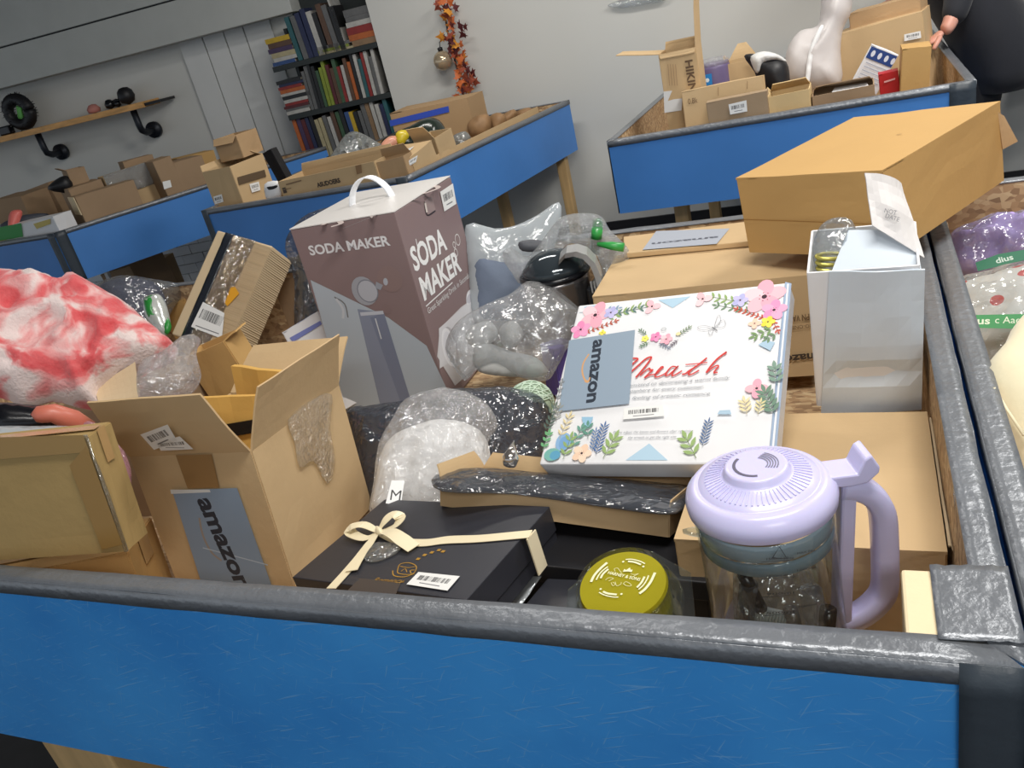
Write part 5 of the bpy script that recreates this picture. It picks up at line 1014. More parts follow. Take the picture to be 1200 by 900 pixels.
o, M, d = bgbox('large_carton', 'largest kraft carton in the bin by the back wall, below the other one', (979, 42), (1080, 14), 3.22, 3.16, depth=.2, m=K); P = face(M, d, 'front'); P.off = .006; sticker(o, P, ((1060, 40), (1079, 36), (1080, 44), (1060, 48)))
TOPZ = (M @ V((0, 0, d[2]))).z
bgbox('stacked_carton', 'kraft carton stacked on top of the largest carton by the back wall', (995, 17), (1077, -5), 3.28, 3.22, h=.06, depth=.14, m=KR)
o, M, d = bgbox('printed_carton', 'white and navy printed box tilted against the largest carton', (1022, 53), (1052, 65), 3.0, 3.0, h=.15, depth=.03, m=WHITEC); P = face(M, d, 'front'); P.off = .004; P.rect((0, .105), (d[0], .147), (36, 66, 128)); 
for k in range(4): P.ell((.018 + k * .026, .126), .007, .012, (214, 220, 232), px=False)
for k in range(5): P.stroke([(.01, .09 - .014 * k), (d[0] - .012, .09 - .014 * k)], .003, (170, 176, 190), px=False, sm=1)
P.build('printed_front', o)
o, M, d = bgbox('red_package', 'small red package below the navy printed box', (1030, 88), (1052, 83), 2.86, 2.86, depth=.06, m=mat('red_card', (188, 38, 40), rough=.4, bump=0)); P = face(M, d, 'front'); P.off = .005; P.text('NESTLE', (1037, 95), (1050, 91), .012, (230, 190, 190)) if False else P.poly([(1036, 95), (1049, 91), (1049, 93), (1036, 97)], (226, 170, 170)); P.build('printed_stripe', o)
bgbox('narrow_carton', 'narrow upright kraft carton nearest the person', (1058, 58), (1091, 54), 2.78, 2.78, depth=.13, m=KO)
o, M, d = bgbox('flattened_carton', 'flattened torn kraft carton with white tape on the front rim', (952, 113), (1024, 99), 2.62, 2.62, depth=.14, m=KD, open_=True, flaps={'back': (172, .1, .01)}); g = G().sheet([ony(975, 108, 2.66), ony(1018, 101, 2.66), ony(1016, 97, 2.72), ony(978, 103, 2.72)], 4, 2, .002); obj('white_tape', g, WHITE, o)

# ------------------------------------------------------------------ goods in the middle bin
o, M, d = bgbox('stickered_carton', 'open kraft carton with two barcode stickers at the left corner of the middle bin', (237, 202), (269, 195), 2.60, 2.60, depth=.26, m=K, open_=True, flaps={'back': (160, .07, .01), 'left': (70, .03, 0)}); P = face(M, d, 'front'); P.off = .006; sticker(o, P, ((251, 230), (261, 227), (263, 236), (253, 239))); P = face(M, d, 'right'); P.off = .006; P.poly([(277, 208), (309, 199), (311, 207), (279, 217)], (92, 76, 58)); P.build('printed_panel', o); sticker(o, P, ((291, 216), (302, 213), (304, 223), (294, 226)))
bgbox('small_open_carton', 'small open kraft carton sitting on the stickered carton', (250, 164), (276, 158), 2.74, 2.74, h=.11, depth=.16, m=KR, open_=True, flaps={'front': (-50, .04, 0)})
o, M, d = bgbox('black_case', 'small black case behind the stickered carton', (308, 180), (317, 175), 2.95, 2.95, depth=.05, m=BLACK)
o, M, d = bgbox('long_carton', 'long open kraft carton printed in black along the middle bin rim', (326, 213), (438, 189), 2.57, 2.57, depth=.20, m=K, open_=True, flaps={'back': (95, .035, .004)}, t=.005)
P = face(M, d, 'front'); P.off = .006; P.text('ASUDOERS', (373, 219), (400, 213), .019, (58, 46, 36), bold=.04); P.rect((.012, d[2] - .055), (.032, d[2] - .03), (70, 56, 44)); P.stroke([P.uv(336, 216), P.uv(354, 211)], .006, (130, 104, 74), px=False, sm=1); P.stroke([P.uv(332, 222), P.uv(342, 220)], .003, (130, 104, 74), px=False, sm=1); P.poly([(417, 194), (424, 192), (425, 202), (419, 204)], (140, 108, 72)); P.build('printed_front', o)
A = ony(319, 223, 2.59); t_ = soft('dog_print_pouch', 'small white pouch with a dark print between the stickered and long cartons', 'pouch', [(310, 216), (325, 212), (329, 222), (328, 232), (314, 236)], A, V((0, -1, .1)), .015, WHITE, part='pouch', amp=.002, step=.012)
addsoft(t_, 'dark_print', [(313, 219), (325, 217), (322, 222), (316, 223)], A + V((0, -.012, 0)), V((0, -1, .1)), .006, BLACK, amp=.001, step=.008)
bgbox('end_carton', 'short kraft carton at the right end of the long printed carton', (439, 191), (472, 183), 2.58, 2.59, depth=.09, m=KR, open_=True, flaps={'back': (120, .05, .004)})
S2D = V((.255, 1.565, 0)).normalized(); S2N = V((S2D.y, -S2D.x, 0)); sl2 = lambda off: (V((-1.82, 2.515, 0)) - S2N * off, S2N)
o, M, d = bgbox('labelled_carton', 'kraft carton with two white labels at the middle bin corner', (480, 185), (505, 165), sl2(.06), sl2(.06), depth=.16, m=K); P = face(M, d, 'front'); P.off = .006; sticker(o, P, ((478, 188), (488, 182), (486, 190), (476, 196)), lines=1); 
P = face(M, d, 'top'); P.off = .006; sticker(o, P, ((470, 184), (480, 179), (486, 173), (474, 178)), code=False, lines=2)
bgbox('wedge_carton', 'small kraft carton with a lifted flap behind the labelled one', (509, 162), (528, 150), sl2(.07), sl2(.07), depth=.12, m=K, open_=True, flaps={'left': (60, .08, .004)})
A = ony(425, 175, 2.92); t_ = soft('grey_film_bag', 'grey crumpled film bag below the bookcase', 'bag', [(384, 190), (395, 172), (405, 158), (418, 154), (438, 164), (455, 176), (460, 190), (430, 198), (400, 198)], A, mixn(A, .1), .06, film('grey_crumpled_film', milk=.55, mcol=(168, 172, 170), refl=.1, bs=14), part='film', amp=.03, ridge=.7, fs=9, floor=FZ)
addsoft(t_, 'dark_item', [(405, 180), (425, 174), (440, 182), (430, 192), (408, 192)], A, mixn(A, .1), .03, mat('blue_grey_cloth', (0, 0, 0)), amp=.006, step=.016)
A = ony(485, 162, 3.15); t_ = soft('printed_film_bag', 'black film bag with pink and yellow print in the middle bin', 'bag', [(446, 168), (456, 158), (480, 148), (500, 138), (515, 141), (524, 155), (530, 172), (500, 180), (470, 182), (450, 178)], A, mixn(A, .15), .06, mat('black_green_film', (34, 44, 38), rough=.2, bump=.6, bs=14), part='bag', amp=.014, ridge=.4, fs=9, floor=FZ)
addsoft(t_, 'yellow_print', [(464, 156), (474, 152), (480, 158), (474, 168), (466, 170)], A + tocam(A) * .058, mixn(A, .15), .016, mat('yellow_print', (214, 190, 50), rough=.3), amp=.004, step=.014); addsoft(t_, 'pink_print', [(447, 168), (456, 160), (466, 160), (467, 170), (456, 176), (447, 174)], A + tocam(A) * .050, mixn(A, .15), .018, mat('salmon_print', (220, 156, 130), rough=.3), amp=.006, step=.014)
o, M, d = bgbox('blue_taped_carton', 'large kraft carton with a blue band across it below the leaf garland', (457, 133), (547, 115), 3.62, 3.62, depth=.22, m=KR); P = face(M, d, 'front'); P.off = .006; P.poly([(457, 141), (526, 124), (527, 131), (458, 148)], (54, 84, 190)); P.text('MONDAY CARE', (494, 134), (516, 129), .012, (150, 170, 220)) if False else None; P.build('blue_band', o)
for k, q in enumerate(([(548, 145), (558, 136), (572, 134), (576, 148), (570, 160), (556, 162), (549, 156)], [(574, 137), (586, 132), (594, 140), (590, 152), (578, 156)], [(588, 136), (602, 128), (606, 136), (598, 146), (588, 148)], [(606, 131), (620, 126), (626, 132), (616, 140), (607, 142)])):
    A = ony(q[0][0] + 10, q[0][1] + 6, 3.55 + .1 * k); soft('paper_wrapped_parcel', ('brown paper parcel nearest the blue-banded carton', 'second brown paper parcel along the bin wall', 'third brown paper parcel along the bin wall', 'farthest brown paper parcel near the bin corner')[k], 'parcel', q, A, mixn(A, .2), .05, mat('brown_wrapping_paper', (150, 116, 80), rough=.6, bump=.7, bs=14, var=.2, vs=12), amp=.014, ridge=.5, fs=10, step=.016, group='brown paper parcels', floor=FZ)
g = G().sheet([(-1.835, 2.75, .64), (-1.665, 3.85, .64), (-1.675, 3.85, .885), (-1.85, 2.78, .875)], 4, 12, .005); single('kraft_board', g, K, 'long kraft board standing along the inner right side of the middle bin', 'cardboard')
A = ony(540, 162, 3.2); soft('grey_film_scrap', 'small grey film scrap next to the brown paper parcels', 'plastic film', [(530, 160), (545, 154), (552, 162), (548, 170), (532, 170)], A, mixn(A, .3), .03, MATS['grey_crumpled_film'], amp=.01, ridge=.6, fs=12, step=.014)

# ------------------------------------------------------------------ goods in the far left bin
o, M, d = bgbox('green_end_carton', 'white carton with a bright green end panel at the far left', (1, 268), (62, 254), 2.62, 2.62, depth=.12, m=WHITEC); P = face(M, d, 'front'); P.off = .006; P.poly([(0, 282), (28, 277), (26, 261), (0, 266)], (34, 140, 52)); P.poly([(40, 262), (60, 256), (60, 262), (44, 268)], (196, 176, 90)); P.build('green_panel', o)
SD = V((.815, 1.525, 0)).normalized(); SN = V((SD.y, -SD.x, 0))
def sl(off): return (V((-4.075, 2.575, 0)) - SN * off, SN)
bgbox('pale_ended_carton', 'long brown carton with a pale lit end along the far left bin side', (88, 231), (156, 211), sl(.05), sl(.05), depth=.12, m=KD)
PE = onp(88, 231, *sl(.05)); g = G().sheet([PE + V((0, 0, -.10)) - SD * .006, PE - SN * .14 + V((0, 0, -.10)) - SD * .006, PE - SN * .14 - SD * .008, PE - SD * .008], 2, 2, .004); single('lit_end_sheet', g, kraft('painted_lit_end', (226, 204, 166)), 'pale sheet painted as the lit end of the long brown carton', 'cardboard')  # added sheet: light on the carton's end face is put into its pale colour
bgbox('top_open_carton', 'small open carton perched highest in the far left bin', (78, 200), (98, 195), sl(.32), sl(.32), h=.1, depth=.12, m=KD, open_=True, flaps={'left': (30, .04, 0)})
bgbox('under_carton', 'kraft carton below the small perched one in the far left bin', (80, 222), (118, 210), sl(.22), sl(.22), depth=.2, m=KD)
A = onp(70, 216, *sl(.35)); soft('black_hat', 'black soft lump like a cap left of the perched carton', 'cap', [(56, 222), (66, 210), (78, 206), (86, 214), (84, 226)], A, mixn(A, .1), .05, BLACK, amp=.006, step=.02, floor=FZ)
o, M, d = bgbox('film_wrapped_carton', 'carton in shiny wrinkled film behind the long brown one in the far left bin', (121, 208), (177, 190), sl(.20), sl(.20), depth=.12, m=K)
g = G().sheet([M @ V((-d[0] / 2, -d[1] / 2 - .008, d[2] - .12)), M @ V((d[0] / 2, -d[1] / 2 - .008, d[2] - .12)), M @ V((d[0] / 2, -d[1] / 2 - .008, d[2] + .01)), M @ V((-d[0] / 2, -d[1] / 2 - .008, d[2] + .01))], 14, 6, .001, lambda u, v: .008 * noise.noise(V((u * 9, v * 5, 3)))); obj('film', g, BUBBLE, o, smooth=True)
o, M, d = bgbox('upright_brown_carton', 'upright brown carton with a white label in the far left bin', (179, 190), (199, 183), sl(.05), sl(.05), depth=.16, m=KD); P = face(M, d, 'front'); P.off = .005; sticker(o, P, ((190, 213), (199, 211), (201, 219), (192, 222)), code=False)
bgbox('wide_brown_carton', 'wide brown carton at the right end of the far left bin', (203, 191), (236, 182), sl(.05), sl(.05), depth=.2, m=KD)
bgbox('shiny_top_carton', 'kraft carton with shiny tape tucked behind the stickered carton', (208, 186), (250, 176), sl(.28), sl(.28), depth=.16, m=KO, tm=PTAPE)
bgbox('tilted_lid_carton', 'brown carton rising behind the film-wrapped one in the far left bin', (144, 190), (178, 181), sl(.36), sl(.36), depth=.1, m=KD)
bgbox('back_brown_carton', 'brown carton left of the black cap in the far left bin', (24, 226), (56, 214), 3.2, 3.2, depth=.2, m=KD)
bgbox('far_edge_carton', 'dark brown carton at the left photo edge behind the pink item', (-12, 236), (24, 230), 3.0, 3.0, depth=.2, m=KD)
A = ony(18, 250, 2.72); soft('pink_pouch', 'bright salmon pink pouch above the green-ended carton', 'pouch', [(10, 254), (14, 247), (24, 246), (26, 252), (18, 268), (10, 268)], A, mixn(A, .2), .025, mat('salmon_pink_plastic', (232, 120, 110), rough=.4), amp=.003, step=.012, floor=FZ)
A = ony(25, 258, 2.80); soft('navy_cloth', 'dark navy cloth folded above the green-ended carton', 'cloth', [(0, 264), (20, 254), (45, 250), (58, 252), (44, 262), (10, 272)], A, mixn(A, .3), .03, DK, amp=.004, step=.016)
# things below the far left bin
bgbox('floor_carton', 'brown carton on the floor under the far left bin', (118, 322), (152, 312), 3.3, 3.3, depth=.3, m=KD, zf=0)
bgbox('floor_long_carton', 'long low brown carton on the floor beside the white brick wall', (140, 318), (186, 308), 3.5, 3.6, depth=.25, m=KR, zf=0)
g = G().box((-.014, -.01, 0), (.014, .01, .5), Matrix.Translation(ony(128, 326, 3.1) * 1 - V((0, 0, ony(128, 326, 3.1).z)))); single('white_stake', g, WHITE, 'white upright strip standing on the floor under the far left bin', 'strip')

# ================================================================== shelf on the left wall
SO = .25
def sp_(x, y, o_=SO): return wpt(x, y, o_)
p0 = wco(sp_(0, 160)); p1 = wco(sp_(168, 125)); zs = (wco(sp_(0, 158))[1] + wco(sp_(168, 121))[1]) / 2
t_ = thing('pipe_shelf', 'raw wood plank shelf on black pipe brackets on the left wall', 'shelf', Matrix.Translation(WP + WT * p1[0] + V((0, 0, zs - .04))))
obj('plank', G().box((-6.4, -SO, zs - .038), (p1[0], -.03, zs), MW), PINEH, t_, bevel=.003)
obj('metal_end', G().box((p1[0], -SO + .02, zs - .03), (wco(wpt(198, 118, .12))[0], -.03, zs - .012), MW), BLACK, t_)
PIPE = mat('black_iron_pipe', (34, 38, 46), rough=.45, metal=.4, bump=.1)
for px_ in (157, 44):
    x_ = wco(sp_(px_, 135 if px_ > 100 else 160, SO * .8))[0]; zz_ = zs - .04
    pts = [MW @ V(p) for p in ((x_, -SO * .75, zz_), (x_, -SO * .75, zz_ - .10), (x_, -SO * .72, zz_ - .135), (x_, -SO * .55, zz_ - .155), (x_, -SO * .3, zz_ - .155), (x_, -.02, zz_ - .155))]
    br = obj('pipe_bracket', G().tube(pts, .022, 12), PIPE, t_, smooth=True)
    obj('flange', G().tube([MW @ V((x_, -.05, zz_ - .155)), MW @ V((x_, -.018, zz_ - .155))], .055, 18), PIPE, br, smooth=True)
def onshelf(px, py): x_, z_ = wco(sp_(px, py, SO * .6)); return x_
x_ = onshelf(30, 150); c = MW @ V((x_, -.14, zs + .125)); g = G(); t_ = thing('dark_wreath', 'dark bristly wreath with a green insert standing on the plank shelf', 'wreath', Matrix.Translation(MW @ V((x_, -.14, zs))))
pts = [c + WT * .085 * cos(a) + V((0, 0, .085)) * sin(a) for a in [2 * pi * i / 24 for i in range(25)]]; obj('ring', G().tube(pts, .040, 10), BLACK, t_, smooth=True)
g = G(); rr = random.Random(5)
for k in range(240):
    a = rr.uniform(0, 2 * pi); b = rr.uniform(0, 2 * pi); e = WT * cos(a) + V((0, 0, 1)) * sin(a); p = c + e * .085 + (e * cos(b) + WN * sin(b)) * .038; q = p + (e * cos(b) + WN * sin(b)).normalized() * .012; g.tube([p, q], .002, 3)
bs_ = obj('bristles', g, BLACK, t_); bs_['kind'] = 'stuff'
obj('green_insert', G().box((-.012, -.01, -.05), (.03, .01, .04), Matrix.Translation(c) @ Matrix.Rotation(.4, 4, 'Y')), mat('lime_green', (110, 190, 90), rough=.5), t_, bevel=.004)
x_ = onshelf(12, 155); single('small_camera', G().box((x_ - .05, -.2, zs), (x_ + .04, -.14, zs + .06), MW), BLACKG, 'small black gadget in front of the wreath on the plank shelf', 'gadget', bevel=.01)
x_ = onshelf(148, 118); c = MW @ V((x_, -.13, zs + .055)); single('black_globe', G().lathe([(.004, -.055), (.045, -.035), (.058, 0), (.05, .035), (.03, .055), (.004, .06)], Matrix.Translation(c), 20), BLACK, 'black rounded vase at the right end of the plank shelf', 'vase', smooth=True)
x_ = onshelf(127, 124); c = MW @ V((x_, -.13, zs)); g = G().lathe([(.004, 0), (.03, .01), (.034, .035), (.02, .06), (.002, .065)], Matrix.Translation(c) , 12); g.lathe([(.002, 0), (.022, .01), (.02, .04), (.002, .05)], Matrix.Translation(c + WT * .06), 10); g.tube([c + V((0, 0, .04)), c + WT * .06 + V((0, 0, .05)), c + WT * .12 + V((0, 0, .03))], .008, 6); single('black_figurine', g, BLACKG, 'small black knobbly figurine left of the rounded vase', 'figurine', smooth=True)
x_ = onshelf(106, 127); c = MW @ V((x_, -.12, zs)); single('pink_ornament', G().lathe([(.002, 0), (.04, .005), (.045, .03), (.025, .055), (.002, .06)], Matrix.Translation(c), 14), mat('dusty_pink', (186, 122, 112), rough=.6), 'dusty pink rounded ornament in the middle of the plank shelf', 'ornament', smooth=True)

# ================================================================== bookcase and books
BO = .34
def bp_(x, y): return wco(wpt(x, y, BO))
BKM = mat('dark_green_black_wood', (34, 40, 40), rough=.5, var=.1, bump=.1)
s1l, s1r = bp_(320, 80), bp_(440, 48); s2l, s2r = bp_(336, 135), bp_(457, 109)
z1 = (s1l[1] + s1r[1]) / 2; z2 = (s2l[1] + s2r[1]) / 2; xl = (s1l[0] + s2l[0]) / 2; xr_ = min((s1r[0] + s2r[0]) / 2, .02) if False else (s1r[0] + s2r[0]) / 2; z3 = z2 - (z1 - z2)
t_ = thing('bookcase', 'dark bookcase packed with books beside the white boards', 'bookcase', MW @ Matrix.Translation(((xl + xr_) / 2, -.2, 0)))
for z_ in (z1, z2, z3, z3 - .36): obj('shelf', G().box((xl, -BO, z_ - .032), (xr_, -.04, z_), MW), BKM, t_, bevel=.002)
obj('back_panel', G().box((xl + .12, -.045, 0), (xr_, -.03, z1 + .36), MW), BKM, t_)
obj('side_panel', G().box((xr_, -BO + .01, 0), (xr_ + .022, -.03, z1 - .02), MW), BKM, t_); obj('side_panel', G().box((xl + .10, -BO + .12, 0), (xl + .122, -.03, z1 + .2), MW), BKM, t_)
PAGE = mat('book_pages', (214, 206, 190), rough=.8, var=.05, bump=0)
BC = [('grey', (108, 108, 108)), ('navy', (38, 46, 84)), ('white', (198, 196, 190)), ('black', (32, 32, 34)), ('maroon', (94, 34, 40)), ('green', (64, 96, 66)), ('lime', (142, 158, 52)), ('red', (150, 44, 40)), ('orange', (194, 102, 44)), ('brown', (98, 70, 52)), ('teal', (46, 100, 106)), ('cream', (190, 178, 140)), ('yellow', (212, 176, 42)), ('blue', (52, 84, 140)), ('tan', (150, 120, 88)), ('purple', (74, 54, 92))]
BM = {n_: mat(n_ + '_book_cover', tuple(v * .82 for v in c_), rough=.45, var=.15, vs=30, bump=.05) for n_, c_ in BC}
ORD = ['first', 'second', 'third', 'fourth', 'fifth', 'sixth', 'seventh', 'eighth', 'ninth', 'tenth', 'eleventh', 'twelfth', 'thirteenth', 'fourteenth', 'fifteenth', 'sixteenth', 'seventeenth', 'eighteenth', 'nineteenth', 'twentieth', 'twenty-first', 'twenty-second', 'twenty-third', 'twenty-fourth']
def book(x0, z0, w_, h_, dp, col, label, group, lean=0, flat=False, dy=0):
    """spine w_ wide, h_ high, depth dp"""
    M2 = MW @ Matrix.Translation((x0, -BO + .02 + dy, z0)) @ Matrix.Rotation(radians(lean), 4, 'Y')
    g = G(); c_ = .003
    if flat: g.box((0, 0, 0), (w_, dp, c_), M2, 0); g.box((0, 0, h_ - c_), (w_, dp, h_), M2, 0); g.box((0, 0, c_), (w_, c_, h_ - c_), M2, 0); g.box((.003, c_, c_), (w_ - .003, dp - .004, h_ - c_), M2, 1)
    else: g.box((0, 0, 0), (c_, dp, h_), M2, 0); g.box((w_ - c_, 0, 0), (w_, dp, h_), M2, 0); g.box((c_, 0, 0), (w_ - c_, c_, h_), M2, 0); g.box((c_, c_, .003), (w_ - c_, dp - .004, h_ - .004), M2, 1)
    single('book', g, [BM[col], PAGE], label, 'book', group)
def row(names, x0, x1, z, where, group, h=(.19, .25), lean=0, dy=0):
    n_ = len(names); w_ = (x1 - x0) / n_
    for i, c_ in enumerate(names):
        hh = random.uniform(*h); book(x0 + i * w_ + .001, z, w_ * random.uniform(.78, .97), hh, random.uniform(.14, .19), c_, f'{c_} book standing {ORD[i]} from left {where}', group, lean * (.6 + .4 * random.random()), dy=dy)
def pile(names, x0, z, w_, where, group, hh=.028, dy=0):
    zc = z + .001
    for i, c_ in enumerate(names):
        h_ = hh * random.uniform(.7, 1.1); book(x0 + random.uniform(0, .02), zc, w_ * random.uniform(.85, 1), h_, .2, c_, f'{c_} book lying {ORD[i]} from bottom {where}', group, flat=True, dy=dy); zc += h_ + .0008
def bx_(px, py): return bp_(px, py)[0]
pile(['blue', 'white', 'cream', 'purple', 'brown', 'yellow'], xl + .0, z1, .17, 'in the pile at the top shelf left end', 'books piled on the top shelf left', .030)
row(['teal', 'grey', 'navy', 'navy', 'white', 'black', 'brown', 'grey', 'black'], bx_(345, 60), bx_(402, 48), z1, 'on the top shelf', 'books standing on the top shelf', (.24, .30), -3)
book(bx_(402, 50) , z1, .012, .31, .18, 'white', 'thin white book ending the upright row on the top shelf', 'books standing on the top shelf', -6)
pile(['tan', 'orange', 'red', 'white', 'grey', 'grey'], bx_(408, 50), z1, .19, 'in the pile at the top shelf right end', 'books piled on the top shelf right', .038)
pile(['white', 'grey', 'maroon', 'red', 'white', 'black', 'white', 'orange', 'red', 'navy', 'black'], xl - .02, z2, .19, 'in the pile at the middle shelf left end', 'books piled on the middle shelf', .020)
row(['grey', 'grey', 'black', 'black', 'green', 'lime', 'lime', 'maroon', 'brown', 'green', 'red', 'white', 'brown', 'orange', 'black', 'white', 'teal', 'red', 'white', 'grey', 'white'], bx_(363, 128), bx_(449, 108), z2, 'on the middle shelf', 'books standing on the middle shelf', (.20, .27), 2)
pile(['tan', 'cream', 'lime', 'grey'], bx_(378, 90), z2 + .275, .24, 'lying over the upright middle shelf row', 'books lying over the middle shelf row', .018)
row(['orange', 'purple', 'maroon', 'navy', 'black', 'cream', 'cream', 'grey', 'white', 'brown', 'green', 'black', 'blue', 'yellow', 'black', 'grey', 'grey', 'tan', 'white', 'white', 'navy', 'teal'], bx_(352, 175), bx_(462, 150), z3, 'on the bottom shelf', 'books standing on the bottom shelf', (.22, .29), -2)

# ================================================================== garland and ornament on the back wall
GY_ = 4.19
def gp(x, y, Y=4.12): return ony(x, y, Y)
t_ = thing('leaf_garland', 'hanging garland of orange and dark red autumn leaves', 'garland', Matrix.Translation(gp(546, 118)))
stem = [gp(*p, 4.16) for p in ((518, -30), (520, 0), (522, 22), (526, 45), (532, 66), (538, 90), (543, 112), (547, 122))]; obj('stem', G().tube(stem, .006, 6), mat('dark_stem', (50, 30, 26)), t_, smooth=True)
LM = [mat('orange_leaf', (196, 100, 46), rough=.6, var=.2, vs=12), mat('rust_leaf', (148, 68, 44), rough=.6, var=.2), mat('maroon_leaf', (92, 34, 36), rough=.6, var=.2), mat('amber_leaf', (214, 142, 46), rough=.6, var=.15)]
def leafmesh(m):
    out = [(0, 0), (.25, .18), (.62, .10), (.45, .35), (.75, .62), (.35, .58), (.18, .78), (0, 1.15)]; pts = out + [(-x, y) for x, y in reversed(out[1:-1])]
    g = G(); n_ = len(pts); g.add([(x, y - .1, -.25 * abs(x) + .12 * y * y) for x, y in pts] + [(x, y - .1, -.25 * abs(x) + .12 * y * y - .04) for x, y in pts], [tuple(range(n_)), tuple(reversed(range(n_, 2 * n_)))] + [(i, n_ + i, n_ + (i + 1) % n_, (i + 1) % n_) for i in range(n_)])
    me = bpy.data.meshes.new('leaf'); me.from_pydata([tuple(v) for v in g.v], [], g.f); me.materials.append(m); return me
LME = [leafmesh(m) for m in LM]; rr = random.Random(11)
path = [(520, 0), (524, 14), (528, 28), (526, 40), (530, 52), (536, 62), (540, 72), (541, 82), (544, 92), (545, 102), (546, 112)]
for k in range(72):
    t = (k + rr.random()) / 72 * 10; i = min(int(t), 9); px_ = path[i][0] + (path[i + 1][0] - path[i][0]) * (t - i) + rr.gauss(0, 4.5); py_ = path[i][1] + (path[i + 1][1] - path[i][1]) * (t - i)
    c_ = rr.choices((0, 1, 2, 3), (5, 4, 1.2 if t > 4 else 4, 2.5))[0]
    if k in (20, 22): px_, py_, c_ = 543 + k - 20, 30 + (k - 20) * 5, 2
    if k == 70: px_, py_, c_ = 546, 118, 2
    o = bpy.data.objects.new('leaf', LME[c_]); COL.objects.link(o); o.parent = t_
    s_ = rr.uniform(.034, .052); o.matrix_local = WM[t_.name].inverted() @ Matrix.Translation(gp(px_, py_, rr.uniform(4.06, 4.15))) @ Euler((radians(90) + rr.gauss(0, .5), rr.gauss(0, .4), rr.gauss(0, .5))).to_matrix().to_4x4() @ Matrix.Rotation(rr.uniform(0, 6.28), 4, 'Z') @ Matrix.Scale(s_, 4)
c = gp(519, 71, 4.13); t_ = thing('glass_bauble', 'round clear champagne glass bauble hanging beside the leaf garland', 'bauble', Matrix.Translation(c - V((0, 0, .05))))
obj('globe', G().lathe([(.056 * sin(a), -.056 * cos(a)) for a in [pi * (.01 + .97 * i / 18) for i in range(19)]], Matrix.Translation(c), 28), mat('champagne_glass', (186, 168, 140), rough=.12, metal=.5, bump=.15, bs=20), t_, smooth=True)
obj('cap', G().lathe([(.014, 0), (.016, .02), (.004, .024)], Matrix.Translation(c + V((0, 0, .052))), 12), BLACK, t_, smooth=True)
obj('hanger', G().tube([c + V((0, 0, .06)), c + V((.002, .01, .10)), gp(521, 40, 4.15)], .0025, 5), BLACK, t_)
A = ony(750, 2, 4.17); soft('wall_film', 'clear film scrap stuck high on the back wall', 'plastic film', [(712, 6), (740, -4), (778, -12), (780, 0), (755, 6), (728, 10)], A, V((0, -1, 0)), .01, CLEAR, amp=.006, ridge=.6, fs=20, step=.02)

